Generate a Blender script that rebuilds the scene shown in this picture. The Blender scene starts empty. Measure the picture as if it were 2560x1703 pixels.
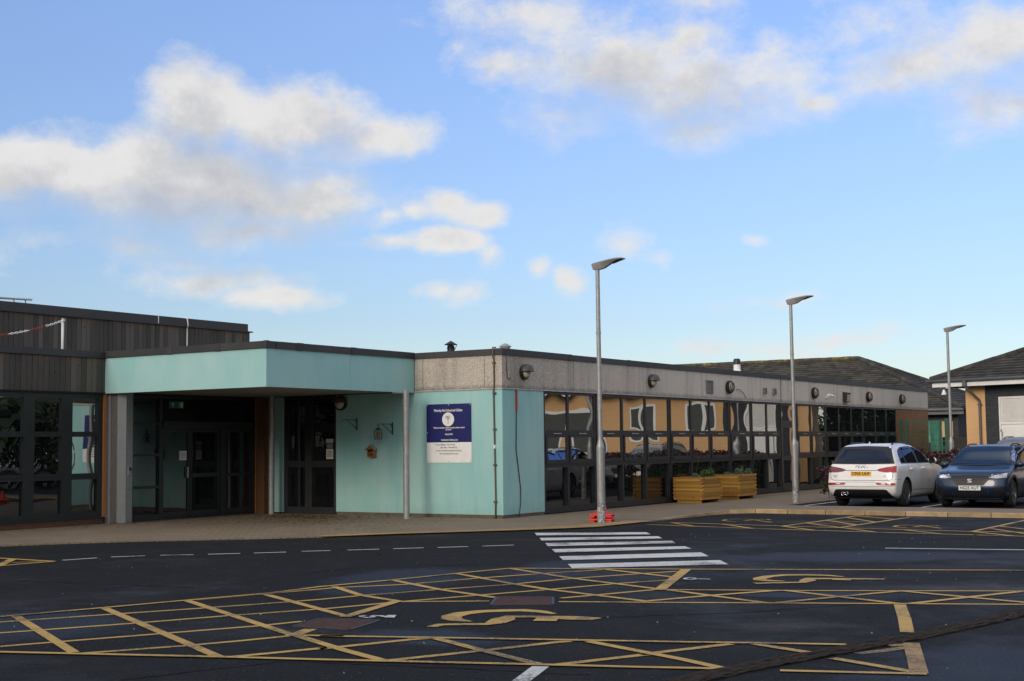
import bpy, bmesh, math, random
from mathutils import Vector, Matrix, Euler
from mathutils.bvhtree import BVHTree
random.seed(7)
S = bpy.context.scene
COL = S.collection
rad = math.radians

# ------------------------------------------------------------------ camera
EYE = 1.65
YAW, PIT, ROL, FPX = -0.57464267, 0.07566446, -0.01143213, 3419.59
_f = Vector((math.sin(YAW)*math.cos(PIT), math.cos(YAW)*math.cos(PIT), math.sin(PIT)))
_r = Vector((math.cos(YAW), -math.sin(YAW), 0)); _u = _r.cross(_f)
_c, _s = math.cos(ROL), math.sin(ROL)
CR = _c*_r + _s*_u
CU = _c*_u - _s*_r
def ray(px, py): return _f*FPX + CR*(px-1280) - CU*(py-851.5)
ROADZ = -0.02
def G(px, py, z=ROADZ):
    "surveyed point of the ground seen at a pixel of the 2560 px photograph"
    d = ray(px, py); t = (z-EYE)/d.z
    return Vector((d.x*t, d.y*t, z))
def AX(px, py, x):
    d = ray(px, py); t = x/d.x
    return Vector((x, d.y*t, EYE+d.z*t))
def DP(px, py, dep):
    d = ray(px, py); h = Vector((_f.x, _f.y)).normalized(); k = d.x*h.x+d.y*h.y
    t = dep/k
    return Vector((d.x*t, d.y*t, EYE+d.z*t))
cd = bpy.data.cameras.new("camera"); cam = bpy.data.objects.new("camera", cd); COL.objects.link(cam)
m = Matrix((CR, CU, -_f)).transposed().to_4x4(); m.translation = Vector((0, 0, EYE)); cam.matrix_world = m
cd.lens = FPX*36/2560; cd.sensor_width = 36; cd.clip_end = 5000; cd.clip_start = .1
S.camera = cam

# ------------------------------------------------------------------ materials
def N(nt, t, **kw):
    n = nt.nodes.new(t)
    for k, v in kw.items(): setattr(n, k, v)
    return n
def L(nt, a, b): nt.links.new(a, b)
def newmat(name):
    mt = bpy.data.materials.new(name); mt.use_nodes = True
    nt = mt.node_tree; nt.nodes.clear()
    o = N(nt, 'ShaderNodeOutputMaterial'); p = N(nt, 'ShaderNodeBsdfPrincipled'); L(nt, p.outputs[0], o.inputs[0])
    return mt, nt, p, o
def c4(c): return (c[0], c[1], c[2], 1)
def mixc(nt, fac, a, b, bt='MIX'):
    n = N(nt, 'ShaderNodeMix', data_type='RGBA', blend_type=bt)
    for sock, v in ((n.inputs[0], fac), (n.inputs[6], a), (n.inputs[7], b)):
        if hasattr(v, 'is_output'): L(nt, v, sock)
        elif isinstance(v, (int, float)): sock.default_value = v
        else: sock.default_value = c4(v)
    return n.outputs[2]
def mth(nt, op, a, b=None, c=None, clamp=False):
    n = N(nt, 'ShaderNodeMath', operation=op, use_clamp=clamp)
    for i, v in enumerate((a, b, c)):
        if v is None: continue
        if hasattr(v, 'is_output'): L(nt, v, n.inputs[i])
        else: n.inputs[i].default_value = v
    return n.outputs[0]
def objco(nt): return N(nt, 'ShaderNodeTexCoord').outputs['Object']
def noise(nt, scale, detail=4, rough=.5, vec=None, stretch=None, dist=0):
    v = vec or objco(nt)
    if stretch:
        mp = N(nt, 'ShaderNodeMapping'); mp.inputs['Scale'].default_value = stretch; L(nt, v, mp.inputs[0]); v = mp.outputs[0]
    n = N(nt, 'ShaderNodeTexNoise'); n.inputs['Scale'].default_value = scale; n.inputs['Detail'].default_value = detail
    n.inputs['Roughness'].default_value = rough; n.inputs['Distortion'].default_value = dist; L(nt, v, n.inputs['Vector'])
    return n.outputs[0]
def ramp(nt, fac, *stops):
    n = N(nt, 'ShaderNodeValToRGB'); e = n.color_ramp.elements
    while len(e) < len(stops): e.new(.5)
    for el, (p, c) in zip(e, stops):
        el.position = p; el.color = c4(c) if not isinstance(c, (int, float)) else (c, c, c, 1)
    L(nt, fac, n.inputs[0]); return n.outputs[0]
def bump(nt, p, h, strength=.3, dist=.01):
    b = N(nt, 'ShaderNodeBump'); b.inputs['Strength'].default_value = strength; b.inputs['Distance'].default_value = dist
    L(nt, h, b.inputs['Height']); L(nt, b.outputs[0], p.inputs['Normal']); return b
def uz(nt):
    "wall coordinates: (x + y, z)"
    s = N(nt, 'ShaderNodeSeparateXYZ'); L(nt, objco(nt), s.inputs[0])
    c = N(nt, 'ShaderNodeCombineXYZ'); L(nt, mth(nt, 'ADD', mth(nt, 'ADD', s.outputs[0], s.outputs[1]), 100.0), c.inputs[0]); L(nt, mth(nt, 'ADD', s.outputs[2], 15.0), c.inputs[1])
    return c.outputs[0], s
def plain(name, col, rough=.5, metal=0, var=.12, scale=6, coat=0, bmp=0, bscale=60, spec=.5, island=0, grime=0):
    mt, nt, p, o = newmat(name)
    n = noise(nt, scale, 5, .6)
    lo = [x*(1-var) for x in col]; hi = [min(1, x*(1+var)) for x in col]
    c = ramp(nt, n, (.3, lo), (.7, hi))
    if island:
        g = N(nt, 'ShaderNodeNewGeometry'); k = mth(nt, 'MULTIPLY_ADD', g.outputs['Random Per Island'], 2*island, 1-island)
        cc = N(nt, 'ShaderNodeCombineXYZ')
        for i in range(3): L(nt, k, cc.inputs[i])
        c = mixc(nt, 1.0, c, cc.outputs[0], 'MULTIPLY')
    if grime:
        gm = ramp(nt, noise(nt, 2.2, 6, .65), (.5, 0), (.72, 1))
        c = mixc(nt, mth(nt, 'MULTIPLY', gm, grime), c, (.06, .05, .04))
    L(nt, c, p.inputs['Base Color'])
    r = mth(nt, 'MULTIPLY_ADD', n, .16, rough-.08, clamp=True); L(nt, r, p.inputs['Roughness'])
    p.inputs['Metallic'].default_value = metal; p.inputs['Specular IOR Level'].default_value = spec
    p.inputs['Coat Weight'].default_value = coat; p.inputs['Coat Roughness'].default_value = .04
    if bmp: bump(nt, p, noise(nt, bscale, 3, .6), bmp, .01)
    return mt
M = {}
def glassmat(name, refl, tint=(.8, .82, .84), base=(.006, .007, .008), rough=.0):
    mt, nt, p, o = newmat(name)
    p.inputs['Base Color'].default_value = c4(base); p.inputs['Roughness'].default_value = .5; p.inputs['Specular IOR Level'].default_value = 0
    g = N(nt, 'ShaderNodeBsdfGlossy'); g.inputs['Roughness'].default_value = rough; g.inputs['Color'].default_value = c4(tint)
    lw = N(nt, 'ShaderNodeLayerWeight'); lw.inputs[0].default_value = .35
    k = mth(nt, 'MULTIPLY_ADD', lw.outputs['Fresnel'], 1-refl, refl, clamp=True)
    mx = N(nt, 'ShaderNodeMixShader'); L(nt, k, mx.inputs[0]); L(nt, p.outputs[0], mx.inputs[1]); L(nt, g.outputs[0], mx.inputs[2])
    L(nt, mx.outputs[0], o.inputs[0]); return mt
M['glass'] = glassmat('mirror_glass', .50)
M['glass_panel'] = glassmat('lower_glass', .10)
M['door_glass'] = glassmat('door_glass', .06)
M['far_glass'] = glassmat('far_glass', .03, tint=(.30, .32, .33), base=(.012, .012, .013))
M['car_glass'] = glassmat('car_glass', .06, tint=(.30, .37, .55), base=(.006, .008, .012))
M['dark_pane'] = plain('dark_pane', (.085, .09, .082), .5, spec=.1)
M['car_screen'] = glassmat('car_screen', .05, tint=(.22, .25, .26), base=(.030, .038, .043))
M['lamp_glass'] = glassmat('headlamp_glass', .25, base=(.35, .35, .36), rough=.12)

def m_asphalt():
    mt, nt, p, o = newmat('asphalt')
    fine = noise(nt, 75, 4, .8); grit = noise(nt, 28, 5, .8); big = noise(nt, .20, 5, .6, dist=.8); mid = noise(nt, 1.1, 6, .65)
    sp = N(nt, 'ShaderNodeTexVoronoi'); sp.inputs['Scale'].default_value = 60; L(nt, objco(nt), sp.inputs['Vector'])
    g = mth(nt, 'ADD', mth(nt, 'MULTIPLY', fine, .6), mth(nt, 'MULTIPLY', grit, .4))
    c = ramp(nt, g, (.36, (.002, .002, .002)), (.5, (.013, .0128, .0128)), (.64, (.046, .0455, .046)))
    dust = ramp(nt, mth(nt, 'ADD', mth(nt, 'MULTIPLY', mid, .6), mth(nt, 'MULTIPLY', noise(nt, .33, 4, .6), .4)), (.50, 0), (.70, 1))
    c = mixc(nt, mth(nt, 'MULTIPLY', mth(nt, 'MULTIPLY', dust, g), .9), c, (.045, .040, .035))
    chips = ramp(nt, sp.outputs['Color'], (.90, 0), (.94, 1))
    c = mixc(nt, mth(nt, 'MULTIPLY', chips, .40), c, (.15, .148, .14))
    oil = ramp(nt, noise(nt, .8, 3, .5, dist=.4), (.70, 0), (.78, .7)); c = mixc(nt, oil, c, (.004, .004, .004))
    wet = ramp(nt, big, (.50, 0), (.64, 1))
    wet2 = mth(nt, 'MULTIPLY', wet, ramp(nt, noise(nt, 2.2, 6, .7), (.35, .15), (.6, 1)))
    def spot(x, y, a, b, rot):
        mp = N(nt, 'ShaderNodeMapping', vector_type='TEXTURE'); L(nt, objco(nt), mp.inputs[0]); mp.inputs['Location'].default_value = (x, y, 0); mp.inputs['Rotation'].default_value = (0, 0, rot); mp.inputs['Scale'].default_value = (a, b, 5)
        ln = N(nt, 'ShaderNodeVectorMath', operation='LENGTH'); L(nt, mp.outputs[0], ln.inputs[0])
        return mth(nt, 'ADD', mth(nt, 'SUBTRACT', 1, ln.outputs['Value']), mth(nt, 'MULTIPLY_ADD', noise(nt, 1.6, 6, .65), 1.3, -.65))
    damp_sky = None
    for q in ((-2.1, 10.3, 1.7, 2.6, 0), (-7.2, 9.75, .9, .6, .2), (-11.2, 8.6, 1.5, 1.2, 0), (-10.6, 13.6, 1.0, 2.0, .4), (-6.6, 19.4, 3.0, 1.1, .5), (-9.5, 16.0, .8, 2.4, .2), (-5.5, 14.4, 1.0, .35, .45)):
        k_ = ramp(nt, spot(*q), (.05, 0), (.45, 1)); damp_sky = k_ if damp_sky is None else mth(nt, 'MAXIMUM', damp_sky, k_)
    damp_sky = mth(nt, 'MULTIPLY', damp_sky, ramp(nt, g, (.40, .35), (.56, 1)))
    c = mixc(nt, mth(nt, 'MULTIPLY', damp_sky, .55), c, (.018, .031, .060))  # damp patches, with blue sky reflection painted into their base colour
    for q in ((-4.75, 11.95, .75, .32, .45), (-3.9, 15.9, 2.6, .55, .42), (-10.3, 27.2, 1.8, .8, .2), (-8.7, 26.0, 1.6, .5, .1)):
        k_ = ramp(nt, spot(*q), (.1, 0), (.8, .55)); c = mixc(nt, mth(nt, 'MULTIPLY', k_, ramp(nt, g, (.40, .2), (.55, 1))), c, (.085, .073, .062))
    wet2 = mth(nt, 'MAXIMUM', mth(nt, 'MULTIPLY', wet2, .6), mth(nt, 'MULTIPLY', damp_sky, .5))
    L(nt, c, p.inputs['Base Color'])
    L(nt, mth(nt, 'MULTIPLY_ADD', wet2, -.28, .80), p.inputs['Roughness'])
    L(nt, mth(nt, 'MULTIPLY_ADD', wet2, .36, .10), p.inputs['Specular IOR Level'])
    bump(nt, p, g, .7, .014); return mt
M['asphalt'] = m_asphalt()

def m_marking(name, col, wear=.5):
    mt, nt, p, o = newmat(name)
    n1 = noise(nt, 34, 6, .8); n2 = noise(nt, .9, 5, .65)
    k = mth(nt, 'ADD', mth(nt, 'MULTIPLY', n2, .5), mth(nt, 'MULTIPLY', n1, .5))
    t = ramp(nt, k, (.40+.06*wear, 1), (.46+.06*wear, 0))
    tone = noise(nt, .8, 3, .5)
    c = mixc(nt, tone, [x*.8 for x in col], [min(1, x*1.18) for x in col])
    dirt = ramp(nt, noise(nt, 8, 6, .7), (.45, 0), (.8, .5))
    c = mixc(nt, dirt, c, (.10, .085, .06))
    c = mixc(nt, mth(nt, 'MULTIPLY', t, .85), c, (.03, .03, .03))
    L(nt, c, p.inputs['Base Color']); p.inputs['Roughness'].default_value = .62
    bump(nt, p, noise(nt, 110, 3, .7), .4, .008); return mt
M['yellow'] = m_marking('yellow_marking', (.54, .33, .060), .5)
M['yellow_worn'] = m_marking('worn_yellow_marking', (.42, .25, .06), .95)
M['white_line'] = m_marking('white_marking', (.62, .61, .58), .35)

def m_paving(name, c1, c2, mortar, sx, sy, rot=0, bstr=.5):
    mt, nt, p, o = newmat(name)
    mp = N(nt, 'ShaderNodeMapping'); L(nt, objco(nt), mp.inputs[0]); mp.inputs['Rotation'].default_value = (0, 0, rot); mp.inputs['Location'].default_value = (100.03, 100.03, 0)
    b = N(nt, 'ShaderNodeTexBrick'); L(nt, mp.outputs[0], b.inputs['Vector'])
    b.inputs['Scale'].default_value = 1; b.inputs['Brick Width'].default_value = sx; b.inputs['Row Height'].default_value = sy
    b.inputs['Mortar Size'].default_value = .006; b.inputs['Color1'].default_value = c4(c1); b.inputs['Color2'].default_value = c4(c2); b.inputs['Mortar'].default_value = c4(mortar)
    st = noise(nt, .7, 6, .65); fine = noise(nt, 45, 4, .7)
    c = mixc(nt, mth(nt, 'MULTIPLY', ramp(nt, st, (.42, 0), (.7, 1)), .55), b.outputs[0], [x*.5 for x in c1])
    c = mixc(nt, mth(nt, 'MULTIPLY', fine, .35), c, [x*.45 for x in c2])
    L(nt, c, p.inputs['Base Color']); p.inputs['Roughness'].default_value = .75
    h = mth(nt, 'MULTIPLY_ADD', b.outputs['Fac'], -1, mth(nt, 'MULTIPLY', fine, .5)); bump(nt, p, h, bstr, .008); return mt
M['paving'] = m_paving('block_paving', (.275, .208, .132), (.215, .166, .110), (.065, .052, .036), .2, .1, rad(4))
M['tactile'] = m_paving('tactile_paving', (.38, .26, .10), (.31, .21, .085), (.09, .065, .035), .4, .4, rad(30))

def m_brick(name, c1, c2, mortar, w=.225, h=.075, stain=.3, cs=.5):
    mt, nt, p, o = newmat(name); v, s = uz(nt)
    b = N(nt, 'ShaderNodeTexBrick'); L(nt, v, b.inputs['Vector']); b.inputs['Scale'].default_value = 1
    b.inputs['Brick Width'].default_value = w; b.inputs['Row Height'].default_value = h; b.inputs['Mortar Size'].default_value = .007
    b.inputs['Color1'].default_value = c4(c1); b.inputs['Color2'].default_value = c4(c2); b.inputs['Mortar'].default_value = c4(mortar); b.inputs['Bias'].default_value = -.1
    n = noise(nt, 1.2, 6, .65, stretch=(1, 1, .5)); f = noise(nt, 50, 4, .6)
    c = mixc(nt, mth(nt, 'MULTIPLY', ramp(nt, n, (.45, 0), (.7, 1)), stain), b.outputs[0], [x*.35 for x in c1])
    c = mixc(nt, mth(nt, 'MULTIPLY', f, .3), c, [x*.6 for x in c2])
    L(nt, c, p.inputs['Base Color']); p.inputs['Roughness'].default_value = .85
    bump(nt, p, mth(nt, 'MULTIPLY_ADD', b.outputs['Fac'], -1, mth(nt, 'MULTIPLY', f, .4)), .5, .008); return mt
M['brick'] = m_brick('brown_brick', (.44, .20, .065), (.33, .135, .05), (.22, .17, .12), stain=.55)
M['buff_brick'] = m_brick('buff_brick', (.80, .475, .21), (.75, .43, .185), (.70, .49, .29), stain=.08)
M['grey_brick'] = m_brick('grey_brick', (.055, .06, .066), (.038, .042, .048), (.022, .023, .025), stain=.2)
M['plinth_brick'] = m_brick('plinth_brick', (.13, .062, .026), (.09, .045, .02), (.06, .045, .035), stain=.5)

def m_pebble():
    mt, nt, p, o = newmat('pebbledash')
    f = noise(nt, 60, 5, .85)
    v = N(nt, 'ShaderNodeTexVoronoi'); v.inputs['Scale'].default_value = 52; L(nt, objco(nt), v.inputs['Vector'])
    base = ramp(nt, v.outputs['Color'], (.1, (.18, .15, .12)), (.45, (.40, .345, .285)), (.8, (.64, .57, .48)))
    c = mixc(nt, ramp(nt, f, (.36, .55), (.56, 0)), base, (.10, .088, .075))
    st = noise(nt, 1.6, 6, .7, stretch=(1.3, 1.3, .16)); c = mixc(nt, mth(nt, 'MULTIPLY', ramp(nt, st, (.50, 0), (.72, 1)), .55), c, (.085, .078, .07))
    pale = noise(nt, .35, 4, .6); c = mixc(nt, mth(nt, 'MULTIPLY', ramp(nt, pale, (.42, 0), (.62, 1)), .40), c, (.56, .50, .43))
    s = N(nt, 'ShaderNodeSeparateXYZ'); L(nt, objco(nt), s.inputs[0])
    far = ramp(nt, mth(nt, 'MULTIPLY', mth(nt, 'ADD', s.outputs[1], mth(nt, 'MULTIPLY', noise(nt, .6, 4, .6), 6)), 1/30), (.05, .15), (.50, .70)); c = mixc(nt, far, c, (.82, .74, .63)); st2 = noise(nt, 1.1, 6, .7, stretch=(1.5, 1.5, .12)); c = mixc(nt, mth(nt, 'MULTIPLY', ramp(nt, st2, (.50, 0), (.70, 1)), .42), c, (.16, .145, .125))  # pale weathering toward the far end; brighter side light also painted into it
    low = mth(nt, 'MULTIPLY', ramp(nt, mth(nt, 'ADD', s.outputs[2], mth(nt, 'MULTIPLY', noise(nt, 5, 5, .7), .16)), (.0, 0), (1, 1)), 1)
    mr = N(nt, 'ShaderNodeMapRange'); L(nt, mth(nt, 'ADD', s.outputs[2], mth(nt, 'MULTIPLY', noise(nt, 6, 5, .7), .2)), mr.inputs[0])
    mr.inputs[1].default_value = 2.98; mr.inputs[2].default_value = 3.12; mr.inputs[3].default_value = 1; mr.inputs[4].default_value = 0
    c = mixc(nt, mth(nt, 'MULTIPLY', mr.outputs[0], .75), c, (.045, .04, .034))
    L(nt, c, p.inputs['Base Color']); p.inputs['Roughness'].default_value = .9; bump(nt, p, v.outputs['Distance'], .6, .02); return mt
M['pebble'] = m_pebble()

def m_timber(name, a, b, orange=None, ztop=None, isl=.55):
    mt, nt, p, o = newmat(name)
    gr = noise(nt, 14, 6, .7, stretch=(6, 6, .35)); big = noise(nt, 1.3, 5, .6, stretch=(1, 1, .5))
    c = mixc(nt, ramp(nt, gr, (.3, 0), (.75, 1)), a, b)
    g = N(nt, 'ShaderNodeNewGeometry'); rnd = g.outputs['Random Per Island']
    c = mixc(nt, mth(nt, 'MULTIPLY', ramp(nt, rnd, (.55, 0), (1, 1)), isl), c, [x*1.9 for x in b])
    c = mixc(nt, mth(nt, 'MULTIPLY', ramp(nt, rnd, (0, 1), (.4, 0)), isl), c, [x*.55 for x in a])
    if orange:
        k = ramp(nt, big, (.66, 0), (.82, .3)); c = mixc(nt, k, c, orange)
        if ztop:
            s = N(nt, 'ShaderNodeSeparateXYZ'); L(nt, objco(nt), s.inputs[0])
            mr = N(nt, 'ShaderNodeMapRange'); L(nt, mth(nt, 'ADD', s.outputs[2], mth(nt, 'MULTIPLY', mth(nt, 'MULTIPLY', rnd, noise(nt, 3, 4, .6)), .5)), mr.inputs[0])
            mr.inputs[1].default_value = ztop-.02; mr.inputs[2].default_value = ztop+.22
            c = mixc(nt, mth(nt, 'MULTIPLY', mr.outputs[0], .6), c, [x*1.4 for x in orange])
    kn = N(nt, 'ShaderNodeTexVoronoi'); kn.inputs['Scale'].default_value = 2.6; L(nt, objco(nt), kn.inputs['Vector'])
    c = mixc(nt, ramp(nt, kn.outputs['Distance'], (.05, .8), (.09, 0)), c, [x*.3 for x in a])
    L(nt, c, p.inputs['Base Color']); p.inputs['Roughness'].default_value = .8
    bump(nt, p, gr, .4, .008); return mt
M['timber'] = m_timber('weathered_timber', (.040, .035, .030), (.105, .093, .079), (.10, .064, .04), 3.60, .38)
M['timber_up'] = m_timber('weathered_timber_upper', (.040, .035, .030), (.105, .093, .079), (.10, .064, .04), 5.16, .38)
M['oak'] = m_timber('orange_timber', (.26, .095, .02), (.38, .16, .045), None, None, .1)
M['oak_dark'] = m_timber('brown_timber', (.10, .045, .015), (.15, .07, .025), None, None, .1)

def m_teal(name, col, stain):
    mt, nt, p, o = newmat(name)
    st = noise(nt, .9, 6, .62, stretch=(1.2, 1.2, .55)); dr = noise(nt, 1.6, 6, .65, stretch=(2.0, 2.0, .22)); f = noise(nt, 70, 3, .6)
    c = mixc(nt, ramp(nt, st, (.35, 0), (.68, 1)), [col[0]*.78, col[1]*.93, col[2]*.93], [min(1, col[0]*1.10), col[1]*1.02, col[2]*1.0])
    c = mixc(nt, mth(nt, 'MULTIPLY', ramp(nt, dr, (.52, 0), (.7, 1)), stain), c, [col[0]*.42, col[1]*.66, col[2]*.64])
    s = N(nt, 'ShaderNodeSeparateXYZ'); L(nt, objco(nt), s.inputs[0])
    mr = N(nt, 'ShaderNodeMapRange'); L(nt, mth(nt, 'ADD', s.outputs[2], mth(nt, 'MULTIPLY', noise(nt, 4, 5, .7), -.5)), mr.inputs[0])
    mr.inputs[1].default_value = -.25; mr.inputs[2].default_value = .12; mr.inputs[3].default_value = 1; mr.inputs[4].default_value = 0
    c = mixc(nt, mth(nt, 'MULTIPLY', mr.outputs[0], stain*1.2), c, [col[0]*.4, col[1]*.55, col[2]*.45])
    L(nt, c, p.inputs['Base Color']); p.inputs['Roughness'].default_value = .6; bump(nt, p, f, .12, .006); return mt
M['teal'] = m_teal('teal_render', (.345, .57, .552), .26)
M['teal_panel'] = m_teal('teal_panel', (.35, .565, .552), .10)

def m_galv():
    mt, nt, p, o = newmat('galvanised_steel')
    v = N(nt, 'ShaderNodeTexVoronoi'); v.inputs['Scale'].default_value = 22; mp = N(nt, 'ShaderNodeMapping'); mp.inputs['Scale'].default_value = (1, 1, .5)
    L(nt, objco(nt), mp.inputs[0]); L(nt, mp.outputs[0], v.inputs['Vector'])
    n = noise(nt, 9, 5, .65)
    c = mixc(nt, mth(nt, 'MULTIPLY', n, .6), ramp(nt, v.outputs['Color'], (.2, (.33, .33, .32)), (.8, (.42, .42, .41))), (.26, .25, .24))
    sp = ramp(nt, noise(nt, 30, 2, .5), (.68, 0), (.74, .7)); c = mixc(nt, sp, c, (.7, .7, .68))
    L(nt, c, p.inputs['Base Color']); p.inputs['Metallic'].default_value = .55; L(nt, mth(nt, 'MULTIPLY_ADD', n, .25, .38), p.inputs['Roughness']); return mt
M['galv'] = m_galv()
M['sheet'] = plain('sheet_steel', (.30, .30, .295), .38, metal=.75, var=.06, scale=9)
def m_graf():
    mt, nt, p, o = newmat('scuffed_steel')
    n = noise(nt, 9, 3, .5, dist=1.5); c = ramp(nt, n, (.47, (.42, .42, .41)), (.52, (.05, .05, .06)), (.6, (.36, .36, .36)))
    L(nt, c, p.inputs['Base Color']); p.inputs['Roughness'].default_value = .6; p.inputs['Metallic'].default_value = .2; return mt
M['scuffed'] = m_graf()
M['frame'] = plain('anthracite_frame', (.018, .020, .022), .42, var=.15, grime=.2)
M['frame_green'] = plain('dark_green_frame', (.012, .016, .016), .45, var=.15, grime=.1)
M['trim'] = plain('roof_edge_metal', (.030, .029, .029), .5, var=.2, scale=2, island=.18)
M['void'] = plain('dark_interior', (.006, .006, .006), .9)
M['felt'] = plain('roof_felt', (.07, .07, .07), .9)
M['soffit'] = plain('pale_soffit', (.26, .24, .215), .7, var=.08)
M['white'] = plain('white_paint', (.80, .79, .76), .5, var=.05, grime=.12)
M['white_door'] = plain('white_door', (.84, .82, .77), .45, var=.05, grime=.1)
M['blue'] = plain('navy_panel', (.014, .018, .12), .4, var=.06)
M['ink'] = plain('grey_ink', (.06, .06, .06), .6)
M['black'] = plain('black_metal', (.012, .012, .013), .45)
M['black_plastic'] = plain('black_plastic', (.010, .010, .011), .5, var=.2)
M['cream'] = plain('cream_lens', (.50, .45, .33), .35, var=.15)
M['grey_lamp'] = plain('grey_lantern', (.30, .295, .28), .5, var=.12, scale=4)
M['hood_grey'] = plain('dark_hood', (.055, .056, .058), .45)
M['pale_flashing'] = plain('pale_flashing', (.42, .40, .37), .6, var=.3, scale=8)
M['grey_plastic'] = plain('grey_plastic', (.20, .20, .20), .5)
M['grille_grey'] = plain('grey_grille', (.16, .15, .14), .6)
M['red'] = plain('red_plastic', (.62, .03, .018), .45, var=.1)
M['conduit_red'] = plain('red_conduit', (.32, .03, .02), .5)
M['rust'] = plain('brown_conductor', (.11, .08, .06), .6, var=.3)
M['kerb'] = plain('kerb_stone', (.36, .25, .13), .85, var=.25, scale=3, bmp=.3, island=.16, grime=.55)
M['planter'] = m_timber('planter_timber', (.25, .122, .017), (.36, .19, .030), None, None, .45)
M['soil'] = plain('soil', (.03, .02, .014), .95, bmp=.6)
M['leaf'] = plain('green_leaves', (.055, .10, .022), .6, island=.45)
M['sage'] = plain('sage_leaves', (.10, .13, .09), .7, island=.3)
M['dark_leaf'] = plain('dark_leaves', (.028, .045, .014), .6, island=.5)
M['red_leaf'] = plain('purple_leaves', (.060, .018, .022), .6, island=.5)
M['bark'] = plain('bark', (.06, .045, .03), .9, bmp=.6, bscale=25)
M['dead_leaf'] = plain('dead_leaves', (.13, .065, .025), .8, island=.5)
M['fence_green'] = plain('green_fence', (.008, .075, .042), .5, var=.1)
M['mural'] = plain('turquoise_mural', (.10, .36, .28), .6, var=.6, scale=1.6)
M['gutter'] = plain('grey_gutter', (.11, .11, .115), .45)
M['tile'] = plain('roof_tile', (.040, .036, .031), .8, var=.3, scale=2, island=.45, bmp=.3, grime=.3)
M['tile_moss'] = plain('mossy_roof_tile', (.048, .043, .034), .85, var=.35, scale=1.2, island=.5, bmp=.3)
def m_lichen():
    mt, nt, p, o = newmat('lichen_ridge'); n = noise(nt, 2.2, 6, .7)
    c = ramp(nt, n, (.42, (.05, .045, .038)), (.52, (.09, .07, .03)), (.66, (.30, .20, .03)))
    L(nt, c, p.inputs['Base Color']); p.inputs['Roughness'].default_value = .9; return mt
M['lichen'] = m_lichen()
M['cover'] = plain('rusty_cover', (.075, .042, .034), .85, var=.4, scale=12, bmp=.5, bscale=40, spec=.12)
M['seam'] = plain('brown_cable', (.040, .032, .028), .9, var=.5, scale=9, bmp=.5, spec=.1)
M['tar'] = plain('joint_tar', (.004, .004, .004), .9, spec=.05)
M['exit'] = plain('exit_green', (.01, .16, .09), .5)
M['paper'] = plain('paper', (.55, .54, .50), .8, var=.04)
M['grass'] = plain('distant_grass', (.05, .075, .03), .95, var=.3, scale=.2)
M['tyre'] = plain('tyre_rubber', (.012, .012, .012), .75, bmp=.2)
M['rim'] = plain('dark_alloy', (.16, .16, .165), .35, metal=.6)
M['rim_dark'] = plain('black_alloy', (.03, .03, .032), .3, metal=.4)
M['chrome'] = plain('chrome', (.75, .75, .76), .15, metal=1, var=.03)
M['silver'] = plain('silver_emblem', (.72, .72, .72), .3, metal=.2, var=.03)
M['mesh_black'] = plain('grille_black', (.012, .012, .013), .6, spec=.2)
M['car_white'] = plain('white_car_paint', (.78, .76, .72), .3, coat=.8, var=.03, grime=.06)
M['car_blue'] = plain('blue_car_paint', (.005, .018, .048), .35, metal=.1, coat=.55, var=.06)
M['car_grey'] = plain('grey_car_paint', (.24, .21, .18), .3, metal=.4, coat=1, var=.05)
M['car_black'] = plain('black_car_paint', (.010, .010, .012), .25, coat=1, var=.05)
M['tail'] = plain('red_lens', (.36, .010, .016), .15, coat=1, var=.3, scale=9)
M['tail_dark'] = plain('dark_red_lens', (.10, .006, .010), .15, coat=1, var=.3, scale=9)
M['plate_y'] = plain('yellow_plate', (.78, .42, .02), .4, var=.03)
M['plate_w'] = plain('white_plate', (.70, .70, .68), .4, var=.03)
M['plate_ink'] = plain('plate_ink', (.012, .012, .012), .5)

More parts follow.
